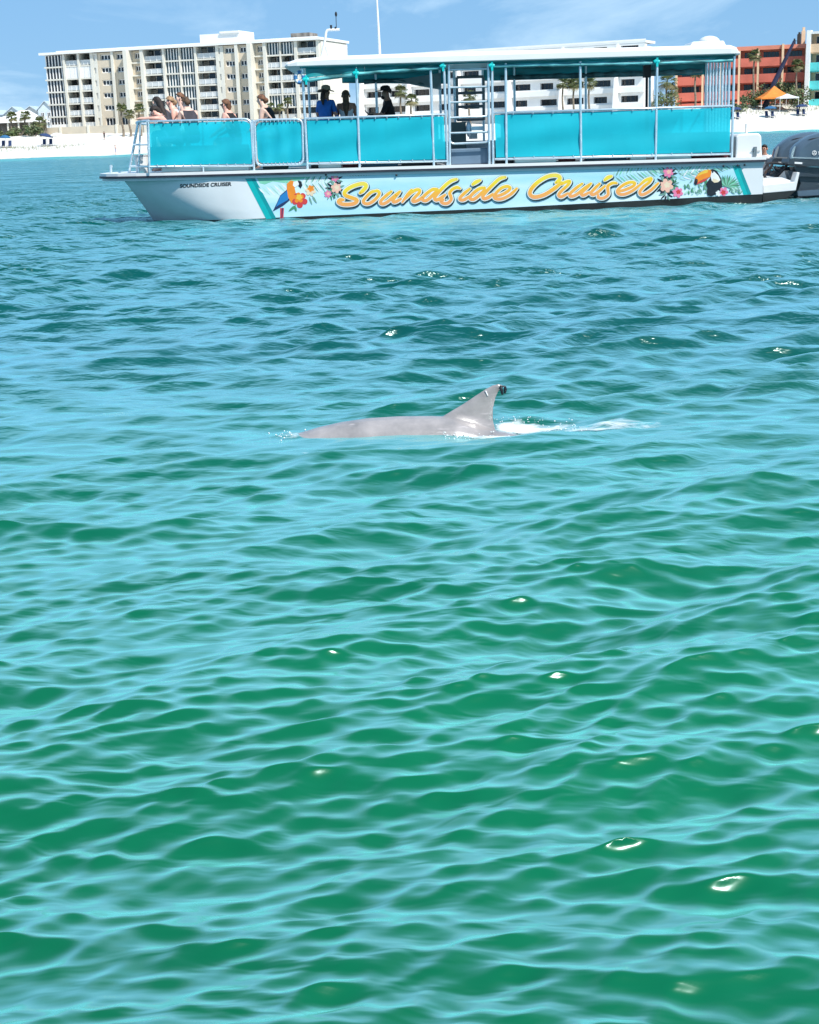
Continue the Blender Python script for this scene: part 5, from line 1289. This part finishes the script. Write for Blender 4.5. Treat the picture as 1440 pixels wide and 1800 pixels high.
m = MB(); m.tube([h - s_ * .085 + ht * .018 - hf * .01, h - s_ * .07 + hf * .07 + ht * .02, h + hf * .092 + ht * .018, h + s_ * .07 + hf * .07 + ht * .02, h + s_ * .085 + ht * .018 - hf * .01], .013, 6); m.build('sunglasses', M_BLK, r_)
person(P(459, 177, Yf), PI * .90, 'passenger in black top looking down beside the narrow front gate panel', 'fair', 'auburn', 'black', 'denim', 'tank', lean=.42, headtilt=.3, floor=dz(470, Yf), hairstyle='bun', group='seated passengers behind the front panels')
Yh = Y0 + 1.15
person(P(573, 163, Yh), PI * .35, 'person in blue long sleeved shirt and wide brimmed hat under the roof', 'tan', 'dark', 'blue', 'khaki', 'tee', lean=-.02, headtilt=.05, standing=True, floor=dz(573, Yh), hairstyle='ponytail', hat='brim')
person(P(608, 169, Yh + .2), PI * .5, 'person with long hair and white bikini strap, seen from behind', 'tan', 'brown', 'white', 'denim', 'bikini', lean=.04, headtilt=.05, standing=True, floor=dz(608, Yh), hairstyle='long')
Yj = Y0 + 1.5
r_, h, hf, ht, s_ = person(P(678, 164, Yj), PI * 1.02, 'man in black shirt and black cap reaching forward under the roof', 'tan', 'dark', 'black', 'black', 'tee', lean=.05, headtilt=.05, standing=True, floor=dz(680, Yj), hairstyle='none', hat='cap', arms=((.5, .2), (.6, .2)), wr=(P(658, 202, Yj), P(660, 201, Yj - .25)), sc=1.08)
m = MB(); m.ellipsoid(h - ht * .075 + hf * .045, (.06, .06, .05), 10, 8); m.build('beard', HAIR['dark'], r_)
m = MB(); a = P(656, 202, Yj - .28); m.tube([a, a + Vector((-.10, 0, .02)), a + Vector((-.17, 0, .10))], [.02, .014, .01], 8); m.tube([a + Vector((-.06, 0, .05)), a + Vector((-.12, 0, -.01))], .012, 6)
m.build('control_lever', M_BLK, BOAT)
m = MB(); x = P(655, 230, Yj - .28).x; m.box(x - .12, x + .12, Yj - .45, Yj - .1, dz(655, Yj), P(656, 204, Yj - .28).z - .01); part(m, 'helm_stand', M_GREYBOX)
Yk = Y1 - .45
person(P(1343.5, 262, Yk), PI * 1.35, 'dark haired person in white shirt seated low behind the transom', 'tan', 'dark', 'white', 'denim', 'tee', lean=.1, floor=dz(1330, Yk) - .55, hairstyle='none', sc=.8)
# ------------------------------------------------------------------ dolphin and foam
def local_dr(X, Y):
    R = math.hypot(X, Y - PC); return 0.0095 if R < 6.0 else 0.0095 + (R - 6.0) * 0.0026
def water_point(X, Y):
    H, DX, DY = waves(np.array([X]), np.array([Y]), np.array([max(local_dr(X, Y), math.hypot(X, Y - PC) * math.radians(58) / 639)]))
    hh = sum(c * math.exp(-((X - hx) / sx) ** 2 - ((Y - hy) / sy) ** 2) for (hx, hy, sx, sy, c) in HUMPS)
    return Vector((X + DX[0], Y + DY[0], H[0] + hh))
YD = 7.62
def build_dolphin():
    top = [(380, 815), (420, 798), (470, 786), (515, 764.5), (560, 751), (600, 742), (645, 735.5), (700, 732), (760, 731.5), (800, 733), (835, 741), (875, 758), (940, 770), (1010, 776), (1080, 775), (1150, 784), (1210, 792), (1250, 796)]
    rad = [.035, .055, .11, .150, .165, .175, .183, .188, .188, .184, .176, .165, .145, .12, .095, .07, .05, .035]
    rings = []
    for (u, v), r in zip(top, rad):
        t = P(u, v, YD); c = t - Vector((0, 0, r * 1.02))
        rings.append([c + Vector((0, r * .88 * math.sin(2 * math.pi * j / 24), r * 1.02 * math.cos(2 * math.pi * j / 24))) for j in range(24)])
    m = MB(); m.loft(rings)
    # beak
    b0 = P(380, 822, YD); m.loft([[b0 + Vector((dx, .035 * k * math.sin(2 * math.pi * j / 12), .03 * k * math.cos(2 * math.pi * j / 12) - .05)) for j in range(12)] for dx, k in ((.05, 1.2), (-.05, 1.0), (-.12, .8), (-.15, .4))])
    # dorsal fin: outline lofted across a thin lens section
    lead = [(770, 737), (790, 724), (812, 711), (834, 696.5), (852, 684.5), (866, 677), (876, 674.5), (884, 676.5)]
    trail = [(872, 756), (868, 738), (867.5, 724), (869.5, 711), (872.5, 699), (876.5, 689), (882, 684), (886.5, 681)]
    secs = []
    n = 14
    for i in range(n + 1):
        t = i / n * 7; k = min(int(t), 6); fr = t - k
        a = Vector(lead[k]) * (1 - fr) + Vector(lead[k + 1]) * fr; b = Vector(trail[k]) * (1 - fr) + Vector(trail[k + 1]) * fr
        th = .050 * (1 - i / n) + .012; ring = []
        for j in range(20):
            ph = 2 * math.pi * j / 20; s = .5 - .5 * math.cos(ph); w = math.sin(ph) * (1 - .55 * s) * th * .5 * (1.6 if i < 2 else 1.0)
            q = a + (b - a) * s; p = P(q.x, q.y, YD); ring.append(p + Vector((0, w, 0)))
        secs.append(ring)
    a0 = [p + Vector((0, 0, -.10)) for p in secs[0]]; a0 = [Vector((p.x, YD + (p.y - YD) * 2.2, p.z)) for p in a0]
    m.loft([a0] + secs)
    # pectoral flippers and tail flukes, under the water
    for sd in (-1, 1):
        q = P(520, 795, YD); q.z -= .12
        m.loft([[q + Vector((.12 * math.cos(a) * k + off * .16, sd * (.10 + off * .26), .02 * k * math.sin(a) - off * .12)) for a in [2 * math.pi * j / 10 for j in range(10)]] for off, k in ((0, 1), (.5, .8), (1, .25))])
        q = P(1250, 805, YD)
        m.loft([[q + Vector((.09 * math.cos(a) * k + off * .14, sd * off * .28, .018 * k * math.sin(a) - .03)) for a in [2 * math.pi * j / 10 for j in range(10)]] for off, k in ((0, 1.2), (.5, .9), (1, .2))])
    tmp = m.build('tmp', [], None)
    md = tmp.modifiers.new('remesh', 'REMESH'); md.mode = 'VOXEL'; md.voxel_size = 0.0065; md.use_smooth_shade = True
    sm = tmp.modifiers.new('smooth', 'SMOOTH'); sm.factor = .5; sm.iterations = 4
    bpy.context.view_layer.update()
    me = bpy.data.meshes.new_from_object(tmp.evaluated_get(bpy.context.evaluated_depsgraph_get())); bpy.data.objects.remove(tmp)
    base = P(700, 765, YD); base.z = -.2
    co = np.zeros(len(me.vertices) * 3, np.float32); me.vertices.foreach_get('co', co); co = co.reshape(-1, 3) - np.array(base, np.float32); me.vertices.foreach_set('co', co.ravel())
    root = empty('dolphin', base, 'pale grey dolphin surfacing with its curved dorsal fin out of the water', 'dolphin')
    me.materials.clear(); me.materials.append(dolphin_skin()); me.polygons.foreach_set('use_smooth', np.ones(len(me.polygons), bool)); me.update()
    me.name = 'body'; o = bpy.data.objects.new('body', me); COL.objects.link(o); o.parent = root
    # tracking tag clipped to the fin tip, pale notch scar beside it
    m = MB(); m.tube([P(881, 680.5, YD - .012), P(882, 686, YD - .016), P(883.5, 693.5, YD - .014)], [.004, .009, .006], 8); m.tube([P(888, 679, YD - .006), P(888.5, 685, YD - .008), P(887.5, 691.5, YD - .006)], [.006, .009, .005], 8); m.tube([P(879, 678.5, YD - .012), P(889, 679.5, YD - .006)], .004, 8)
    m.build('fin_tag', pm('black_tag', (.008, .008, .014), .4), root, label='small black tag on the fin tip')
    m = MB(); a, b = P(853.5, 687, YD - .013), P(857.5, 695.5, YD - .015); m.tube([a, b], .004, 6); m.build('scar', pm('pale_scar', (.85, .82, .82), .5), root)
def dolphin_skin():
    m = bpy.data.materials.new('dolphin_skin'); m.use_nodes = True; t = m.node_tree; b = t.nodes['Principled BSDF']; N = t.nodes.new; K = t.links.new
    co = N('ShaderNodeTexCoord'); n = N('ShaderNodeTexNoise'); n.inputs['Scale'].default_value = 5.0; n.inputs['Detail'].default_value = 6; n.inputs['Roughness'].default_value = .6
    mp_ = N('ShaderNodeMapping'); mp_.inputs['Scale'].default_value = (1, 1, 1.6); K(co.outputs['Object'], mp_.inputs['Vector']); K(mp_.outputs['Vector'], n.inputs['Vector'])
    r = N('ShaderNodeValToRGB'); e = r.color_ramp.elements; e[0].position = .3; e[0].color = (.19, .176, .174, 1); e[1].position = .72; e[1].color = (.40, .358, .348, 1)
    K(n.outputs['Fac'], r.inputs['Fac'])
    # fine pale rake marks
    w = N('ShaderNodeTexNoise'); w.inputs['Scale'].default_value = 26; mw = N('ShaderNodeMapping'); mw.inputs['Scale'].default_value = (.25, 1, 1.6); mw.inputs['Rotation'].default_value = (0, .5, 0); K(co.outputs['Object'], mw.inputs['Vector']); K(mw.outputs['Vector'], w.inputs['Vector'])
    rw = N('ShaderNodeValToRGB'); rw.color_ramp.elements[0].position = .66; rw.color_ramp.elements[0].color = (0, 0, 0, 1); rw.color_ramp.elements[1].position = .74; rw.color_ramp.elements[1].color = (.5, .5, .5, 1); K(w.outputs['Fac'], rw.inputs['Fac'])
    mx = N('ShaderNodeMix'); mx.data_type = 'RGBA'; K(rw.outputs['Color'], mx.inputs['Factor']); K(r.outputs['Color'], mx.inputs[6]); mx.inputs[7].default_value = (.56, .50, .50, 1)
    K(mx.outputs[2], b.inputs['Base Color']); b.inputs['Roughness'].default_value = .3; b.inputs['Specular IOR Level'].default_value = .5; b.inputs['Coat Weight'].default_value = .35; b.inputs['Coat Roughness'].default_value = .12
    n2 = N('ShaderNodeTexNoise'); n2.inputs['Scale'].default_value = 60; K(co.outputs['Object'], n2.inputs['Vector']); bp = N('ShaderNodeBump'); bp.inputs['Strength'].default_value = .06; bp.inputs['Distance'].default_value = .01; K(n2.outputs['Fac'], bp.inputs['Height']); K(bp.outputs['Normal'], b.inputs['Normal'])
    return m
build_dolphin()

def foam_material(name, thr, hi, scale):
    m = bpy.data.materials.new(name); m.use_nodes = True; t = m.node_tree; b = t.nodes['Principled BSDF']; o = t.nodes['Material Output']; N = t.nodes.new; K = t.links.new
    b.inputs['Base Color'].default_value = (.72, .80, .82, 1); b.inputs['Roughness'].default_value = .6
    co = N('ShaderNodeTexCoord'); n = N('ShaderNodeTexNoise'); n.inputs['Scale'].default_value = scale; n.inputs['Detail'].default_value = 7; n.inputs['Roughness'].default_value = .68; n.inputs['Distortion'].default_value = .8
    mp_ = N('ShaderNodeMapping'); mp_.inputs['Scale'].default_value = (.5, 1, 1); K(co.outputs['Object'], mp_.inputs['Vector']); K(mp_.outputs['Vector'], n.inputs['Vector'])
    at = N('ShaderNodeAttribute'); at.attribute_name = 'cover'
    ad = N('ShaderNodeMath'); ad.operation = 'ADD'; K(n.outputs['Fac'], ad.inputs[0]); K(at.outputs['Fac'], ad.inputs[1])
    mr = N('ShaderNodeMapRange'); mr.inputs['From Min'].default_value = thr; mr.inputs['From Max'].default_value = hi; K(ad.outputs[0], mr.inputs['Value'])
    tr = N('ShaderNodeBsdfTransparent'); ms = N('ShaderNodeMixShader'); K(mr.outputs[0], ms.inputs[0]); K(tr.outputs[0], ms.inputs[1]); K(b.outputs[0], ms.inputs[2]); K(ms.outputs[0], o.inputs['Surface'])
    return m
def foam_sheet(name, x0, x1, y0, y1, nx, ny, cover, mat, label, lift=.006):
    """a thin foam film that follows the water surface"""
    xs = np.linspace(x0, x1, nx); ys = np.linspace(y0, y1, ny); X, Y = np.meshgrid(xs, ys)
    R = np.hypot(X, Y - PC); dr = np.maximum(np.where(R < 6, .0095, np.where(R < 60, .0095 + (R - 6) * .0026, .012 * R - .57)), R * math.radians(58) / 639)
    H, DX, DY = waves(X, Y, dr)
    for (hx, hy, sx, sy, hh) in HUMPS: H = H + hh * np.exp(-((X - hx) / sx) ** 2 - ((Y - hy) / sy) ** 2)
    sd = shore_y(X) - Y; H = H * np.clip(sd / 25, 0, 1)
    if y1 > 150: H = H + 0.22 * np.exp(-((sd - 9.0 - 2.0 * np.sin(X * 0.06)) / 1.6) ** 2) + 0.15 * np.exp(-((sd - 20.0 - 3.0 * np.sin(X * 0.045 + 1)) / 1.8) ** 2)
    V = np.stack([X + DX, Y + DY, H + lift], -1).reshape(-1, 3)
    m = MB(); m.add(V.tolist(), [(j * nx + i, j * nx + i + 1, (j + 1) * nx + i + 1, (j + 1) * nx + i) for j in range(ny - 1) for i in range(nx - 1)], True)
    o = m.build(name, mat, None, recalc=False, kind='stuff', label=label)
    at = o.data.attributes.new('cover', 'FLOAT', 'POINT'); at.data.foreach_set('value', cover(X, Y, sd).reshape(-1).astype(np.float32))
    return o
M_FOAM = foam_material('foam_film', .66, .98, 11.0)
xf = P(870, 750, YD).x
def cov(X, Y, sd):
    a = .40 * np.exp(-((Y - (YD - .16)) / .10) ** 2) * np.clip((X - (xf - .30)) / .3, 0, 1) * np.clip((xf + .75 - X) / .7, 0, 1)
    b = .33 * np.exp(-((Y - (YD - .06)) / .17) ** 2) * np.clip((X - xf + .1) / .2, 0, 1) * np.clip((xf + 1.2 - X) / .6, 0, 1)
    c = .22 * np.exp(-((X + .64) / .10) ** 2 - ((Y - YD) / .08) ** 2)
    d = .46 * np.exp(-((Y - (YD + .10)) / .055) ** 2) * np.clip((X - xf) / .05, 0, 1) * np.clip((xf + .45 - X) / .3, 0, 1)
    return a + b + c + d
foam_sheet('wake_foam', -.95, 1.9, YD - .55, YD + .45, 150, 60, cov, M_FOAM, 'pale foam film trailing from the dolphin fin')
# droplets and bubbles thrown up along the fin base
random.seed(21)
m = MB()
for k in range(300):
    t = random.random(); x = xf - .28 + .75 * t ** 1.3; y = YD - random.uniform(.02, .22) + (.24 if x > xf and random.random() < .7 else 0)
    w = water_point(x, y); r = random.uniform(.0012, .0042); 
    c = w + Vector((0, 0, random.uniform(-.002, .008) if random.random() < .85 else random.uniform(0, .03)))
    m.ellipsoid(c, (r * 1.3, r, r * .8), 6, 4)
for k in range(22):
    w = water_point(-.66 + random.gauss(0, .05), YD + random.gauss(0, .04)); r = random.uniform(.002, .005); m.ellipsoid(w + Vector((0, 0, random.uniform(0, .02))), (r, r, r), 6, 4)
m.build('splash_droplets', pm('white_droplets', (.8, .86, .88), .25, .05), None, kind='stuff', label='white droplets and bubbles round the dolphin')
# breakers in front of the beach and churned water behind the engines
M_SURF = foam_material('surf_foam', .86, 1.05, .5)
foam_sheet('shore_surf', -110, 150, 225, 312, 220, 90, lambda X, Y, sd: .52 * np.exp(-((sd - 8.0 - 2.0 * np.sin(X * .06)) / 1.3) ** 2) * (.5 + .5 * np.sin(X * .11 + 2)) + .5 * np.exp(-((sd - 1.0) / 1.6) ** 2) + .45 * np.clip((X - 60) / 40, 0, 1) * np.exp(-((sd - 20.0 - 3.0 * np.sin(X * 0.045 + 1)) / 2.2) ** 2) - (sd < 0), M_SURF, 'thin white breakers along the far shoreline', .05)
M_CHURN = foam_material('churn_foam', .86, 1.06, 2.4)
foam_sheet('bow_wave_foam', -6.6, 9.6, 28.4, 31.0, 200, 60, lambda X, Y, sd: .36 * np.exp(-((X - 8.4) / .8) ** 2 - ((Y - 29.6) / .8) ** 2) + .30 * np.exp(-((X + 5.2) / .5) ** 2 - ((Y - 30.1) / .3) ** 2) + .26 * np.exp(-((Y - 29.55) / .14) ** 2) * (X > -5.2) * (X < 7.6), M_CHURN, 'foam flecks along the tour boat waterline', .012)
# ------------------------------------------------------------------ palms, shrubs, umbrellas, tents on the beach
M_TRUNK = pm('palm_trunk', (.24, .19, .14), .9, .25, 1.5, bump=.6, bscale=4, stretch=(1, 1, 3))
M_FROND = [pm('palm_frond_a', (.12, .15, .05), .6, .35, .9, trans=.2), pm('palm_frond_b', (.17, .18, .065), .6, .35, .9, trans=.2), pm('palm_frond_c', (.24, .21, .10), .7, .3, .9, trans=.15)]
M_BUSH = [pm('shrub_leaf_a', (.075, .12, .045), .65, .4, .7), pm('shrub_leaf_b', (.13, .17, .065), .65, .4, .7), pm('shrub_leaf_c', (.20, .21, .10), .7, .35, .7)]
def palm(u, vtop, vbase, Y, label, group, rc=1.7, seed=0, lean=0.0):
    rnd = random.Random(seed); a = P(u, vbase, Y); t = P(u, vtop, Y)
    z0 = min(a.z, ground_z(a.x, Y)) - .3; h = t.z - z0 - rc * .55
    root = empty('palm_tree', (a.x, Y, z0), label, 'palm tree', group)
    m = MB(); n = 7; pts = [(lean * h * (k / n) ** 2 + .12 * math.sin(k), .1 * math.sin(k * 1.3), h * k / n) for k in range(n + 1)]
    m.tube(pts, [.26 - .10 * k / n + (.06 if k == 0 else 0) for k in range(n + 1)], 8); m.build('trunk', M_TRUNK, root, local=True)
    tip = Vector(pts[-1]); m = MB()
    for k in range(40):
        az = k * 2.399 + rnd.uniform(-.3, .3); el = rnd.uniform(-.75, 1.25); L_ = rc * rnd.uniform(.75, 1.15); m.mat(2 if el < -.35 else rnd.choice([0, 0, 1]))
        d = Vector((math.cos(az) * math.cos(el), math.sin(az) * math.cos(el), math.sin(el))); sd = d.cross(UP); sd = sd.normalized() if sd.length > .05 else Vector((1, 0, 0)); nn = sd.cross(d)
        stem = tip + d * L_ * .45
        nb = 9
        for j in range(nb):                                   # fan of drooping blades
            a_ = -1.25 + 2.5 * j / (nb - 1); dd = (d * math.cos(a_) + sd * math.sin(a_)); bl = L_ * (.62 - .10 * abs(a_))
            p1 = stem + dd * bl * .6 + nn * .03; p2 = stem + dd * bl - UP * bl * rnd.uniform(.22, .5); w = sd * math.cos(a_) * .09 - d * math.sin(a_) * .09
            m.add([stem, p1 + w, p2, p1 - w], [(0, 1, 2, 3)])
        m.add([tip + sd * .03, stem + sd * .03, stem - sd * .03, tip - sd * .03], [(0, 1, 2, 3)])
    m.build('crown', M_FROND, root, local=True, recalc=False)
    return root
def shrub(u, v, Y, rx, rz_, label, group, seed=0, n=420, name='shrub'):
    rnd = random.Random(seed); c = P(u, v, Y); z0 = ground_z(c.x, Y) - .2
    root = empty(name, (c.x, Y, z0), label, 'shrub', group); m = MB()
    for k in range(7):
        a = k * .9; m.tube([(0, 0, 0), (rx * .3 * math.cos(a), .3 * math.sin(a), rz_ * .6), (rx * .6 * math.cos(a), .6 * math.sin(a), rz_ * 1.1)], [.09, .06, .02], 5)
    m.build('stem', M_TRUNK, root, local=True)
    m = MB(); lobes = [(rnd.uniform(-.65, .65) * rx, rnd.uniform(-.6, .6) * rx * .6, rz_ * rnd.uniform(.5, 1.25), rnd.uniform(.35, .6)) for _ in range(9)]
    for k in range(n):
        lx, ly, lz, lr = rnd.choice(lobes); d = Vector((rnd.gauss(0, 1), rnd.gauss(0, 1), rnd.gauss(0, 1))).normalized(); q = Vector((lx, ly, lz)) + d * lr * rz_ * rnd.uniform(.6, 1.05)
        if q.z < 0: q.z = .1
        m.mat(rnd.choice([0, 0, 1, 1, 2])); t = Vector((rnd.gauss(0, 1), rnd.gauss(0, 1), rnd.gauss(0, .6))).normalized() * rnd.uniform(.25, .5); w = t.cross(d); w = w.normalized() * rnd.uniform(.1, .2) if w.length > .01 else Vector((.1, 0, 0))
        m.add([q - t, q + w, q + t + d * .08, q - w], [(0, 1, 2, 3)])
    m.build('foliage', M_BUSH, root, local=True, recalc=False)
G1, G2, G3, G4 = 'palms at the left end of the beach', 'palms before the cream condo', 'palms before the white condo', 'palms before the terracotta condo'
palm(22, 199, 240, 322, 'leaning palm left of the pavilion post at the left edge', G1, 1.5, 1, .04); palm(47, 197, 240, 322, 'tall palm with drooping fronds in front of the pavilion roof', G1, 1.6, 2)
palm(71, 207, 238, 318, 'short bushy palm against the corner of the cream condo', G1, 1.9, 3)
for k, (u, vt, lb) in enumerate(((216, 183, 'tallest palm before the beige wall left of the bow passengers'), (229, 195, 'short palm right beside the tallest palm by the bow passengers'), (247, 184, 'palm half hidden behind the bow passengers'), (477, 182, 'small palm just right of the passenger looking down'), (494, 183, 'small palm second right of the passenger looking down'), (508, 172, 'tall palm nearest the front roof post'))):
    palm(u, vt, 228, 312, lb, G2, 1.35 if k < 3 else 1.15, 10 + k)
for k, (u, vt, lb) in enumerate(((706, 153, 'tall palm right of the man in the black cap'), (724, 167, 'shorter palm right of the man in the black cap'), (826, 162, 'palm seen through the gate ladder'), (990, 139, 'left palm of the trio behind the middle roof post'), (1009, 139, 'middle palm of the trio behind the middle roof post'), (1036, 138, 'right palm of the trio behind the middle roof post'))):
    palm(u, vt, 215, 300, lb, G3, 1.75, 30 + k)
for k, (u, vt, lb, rc) in enumerate(((1324, 89, 'tall ragged palm before the terracotta condo left of the dark boom', 1.9), (1399, 107, 'palm with a pale trunk beside the orange tent', 1.75), (1222, 124, 'palm seen through the stern opening', 1.3), (1172, 132, 'bushy palm seen right of the last roof post', 2.6), (1180, 152, 'low palm seen under the roof at the stern', 1.9))):
    palm(u, vt, 184, 324, lb, G4, rc, 50 + k)
GS = 'shrubs along the dune'
for k, (u, v, Y, rx, rz_, lb) in enumerate(((8, 232, 318, 3.0, 1.3, 'olive shrub at the left edge below the pavilion'), (35, 232, 318, 2.4, 1.2, 'olive shrub between the left palms'), (60, 230, 316, 3.0, 1.6, 'dark shrub at the corner of the sea wall'), (1318, 172, 322, 3.2, 2.0, 'pale green shrub left of the orange tent'), (1340, 160, 326, 3.4, 2.2, 'green shrub directly behind the orange tent'), (1360, 150, 326.5, 3.6, 3.6, 'tall green shrub at the foot of the dark boom'), (1385, 150, 327, 3.6, 3.3, 'tall dark shrub right of the boom foot'), (1298, 176, 314, 2.6, 1.6, 'low shrub beside the stern roof post'), (1404, 172, 316, 2.6, 3.2, 'dark shrub behind the white tent'), (1170, 165, 322, 3.6, 3.0, 'shrub seen under the roof near the stern'))):
    shrub(u, v, Y, rx, rz_, lb, GS, 70 + k)
# sea oats along the dune top: too many to count
def sea_oats():
    rnd = random.Random(5); m = MB()
    for k in range(2600):
        x = rnd.uniform(62, 125) if k % 4 else rnd.uniform(-95, -60); y = shore_y(x) + rnd.uniform(18, 30) + 2 * math.sin(x * .3); z = ground_z(x, y); h = rnd.uniform(.25, .7); a = rnd.uniform(0, 6.28); w = Vector((math.cos(a), math.sin(a), 0)) * .05; tp = Vector((x + rnd.gauss(0, .2), y + rnd.gauss(0, .2), z + h)); p = Vector((x, y, z - .05)); m.mat(rnd.choice([0, 1]))
        m.add([p - w, p + w, tp], [(0, 1, 2)])
    m.build('sea_oats', [pm('sea_oat_a', (.30, .27, .13), .8, .3, 1), pm('sea_oat_b', (.17, .20, .09), .8, .3, 1)], None, kind='stuff', label='thin dune grass along the top of the beach', recalc=False)
sea_oats()

M_UMB = {'navy': pm('navy_canvas', (.020, .045, .13), .7, .15, 2), 'blue': pm('blue_canvas', (.02, .12, .26), .7, .15, 2), 'white': pm('white_canvas', (.75, .75, .73), .7, .08, 2)}
def umbrella(u, v, col, label, rad=1.45, ht=2.0, tilt=0.0):
    g = ground_at(u, v); root = empty('beach_umbrella', g, label, 'umbrella', 'beach umbrellas')
    m = MB(); m.tube([(0, 0, -.2), (0, 0, ht + .35)], .03, 6); m.build('pole', M_WHITE, root, local=True)
    m = MB(); N_ = 8; tilt_m = Matrix.Rotation(tilt, 3, 'Y')
    rg = [[Vector((0, 0, ht)) + tilt_m @ Vector((r * math.cos(2 * math.pi * j / N_ + .2), r * math.sin(2 * math.pi * j / N_ + .2), z)) for j in range(N_)] for r, z in ((.03, .42), (rad * .45, .34), (rad * .8, .15), (rad, -.02), (rad * .985, -.16))]
    m.loft(rg, cap=False, smooth=False); m.build('canopy', M_UMB[col], root, local=True, recalc=False)
    return g
def chair(g, dx, dy, label):
    root = empty('beach_chair', (g.x + dx, g.y + dy, ground_z(g.x + dx, g.y + dy)), label, 'beach chair', 'wooden beach chairs under umbrellas')
    m = MB(); m.hexa([(-.3, .5, .35), (.3, .5, .35), (.3, .58, .35), (-.3, .58, .35)], [(-.3, .85, 1.35), (.3, .85, 1.35), (.3, .93, 1.35), (-.3, .93, 1.35)]); m.build('backrest', M_UMB['navy'], root, local=True)
    m = MB(); m.box(-.3, .3, -.9, .5, .30, .40); m.build('seat', M_UMB['navy'], root, local=True)
    for x in (-.27, .27):
        for y in (-.8, .45): m = MB(); m.box(x - .03, x + .03, y - .03, y + .03, -.1, .299); m.build('leg', M_TRUNK, root, local=True)
def towel_pair(g, dx, label):
    """dark folded cabana panel hanging at the back of a chair set"""
    chair(g, dx, 0, label)
for (u, v, c, lb, tl) in ((1354, 207, 'blue', 'blue beach umbrella left of the pair on the right beach', 0), (1409, 203.5, 'navy', 'navy beach umbrella rightmost on the right beach', 0), (1293, 209, 'navy', 'navy beach umbrella half hidden by the stern post', 0), (11, 260, 'blue', 'pale blue umbrella near the left edge of the beach', .05), (83, 257, 'navy', 'navy beach umbrella tilted on the left beach', .22), (100, 256, 'white', 'white beach umbrella beside the tilted navy one', -.1)):
    g = umbrella(u, v, c, lb, 1.3 if u > 50 else 1.0, 1.95, tl)
    if c != 'white':
        sh = lb.replace('beach umbrella', 'umbrella'); chair(g, -.62, 0, 'left chair under the ' + sh); chair(g, .62, 0, 'right chair under the ' + sh)
def tent(u0, u1, vtop, vb, Y, col, label, name):
    a, b, t = P(u0, vb, Y), P(u1, vb, Y), P((u0 + u1) / 2, vtop, Y); w = b.x - a.x; z0 = ground_z((a.x + b.x) / 2, Y); e = a.z - z0; h = t.z - z0
    root = empty(name, (a.x, Y, z0), label, 'tent'); m = MB(); n = 6; rg = []
    for k in range(n + 1):
        t_ = k / n; z = e + (h - e) * t_ ** 1.5; s = 1 - t_ * .985
        rg.append([(w / 2 - w / 2 * s, w / 2 - w / 2 * s, z), (w / 2 + w / 2 * s, w / 2 - w / 2 * s, z), (w / 2 + w / 2 * s, w / 2 + w / 2 * s, z), (w / 2 - w / 2 * s, w / 2 + w / 2 * s, z)])
    m.loft(rg, smooth=False, cap=False); m.build('canopy', col, root, local=True)
    m = MB()
    for (x0, y0, x1, y1) in ((0, 0, w, .03), (0, w - .03, w, w), (0, .031, .03, w - .031), (w - .03, .031, w, w - .031)): m.box(x0, x1, y0, y1, e - .3, e - .003)
    m.build('valance', col, root, local=True)
    for x in (.1, w - .1):
        for y in (.1, w - .1): m = MB(); m.tube([(x, y, -.2), (x, y, e)], .05, 6); m.build('post', M_WHITE, root, local=True)
tent(1338, 1399, 150, 172, 316, pm('orange_canvas', (.72, .22, .03), .7, .08, 1), 'orange peaked tent on the dune below the terracotta condo', 'tent')
tent(1371, 1405, 164, 171, 312.5, M_UMB['white'], 'low white canopy in front of the orange tent', 'tent')
m = MB(); a, b = P(1361, 146, 321), P(1396.5, 72, 321); z0 = ground_z(a.x, 321); m.tube([Vector((a.x - 2.0, 321, z0 - .2)), a, a + (b - a) * .4, b], [.62, .56, .46, .28], 8)
boom = m.build('boom', pm('dark_navy_paint', (.018, .017, .05), .5, .3, 1), None, origin=(a.x - 1.4, 321, z0), label='dark slanted boom rising before the terracotta condo', cat='boom')
m = MB(); m.tube([b + Vector((0, 0, -.05)), b + Vector((.15, 0, .25))], [.12, .18], 6); m.tube([b, b + Vector((1.3, 0, .05))], .06, 6); m.build('boom_head', M_BLK, boom)
# walkers on the sand
def walker(u, v, label, skin, top, bottom, hair, yaw):
    g = ground_at(u, v); person((g.x, g.y, g.z + 1.58), yaw, label, skin, hair, top, bottom, 'tank', standing=True, floor=g.z, hairstyle='bob', group='people walking on the beach')
walker(204, 272, 'person walking at the water edge left of the bow', 'pink', 'white', 'lilac', 'blond', 0.3)
walker(184, 246, 'person beside the sea wall on the upper beach', 'tan', 'charcoal', 'black', 'dark', 2.0)
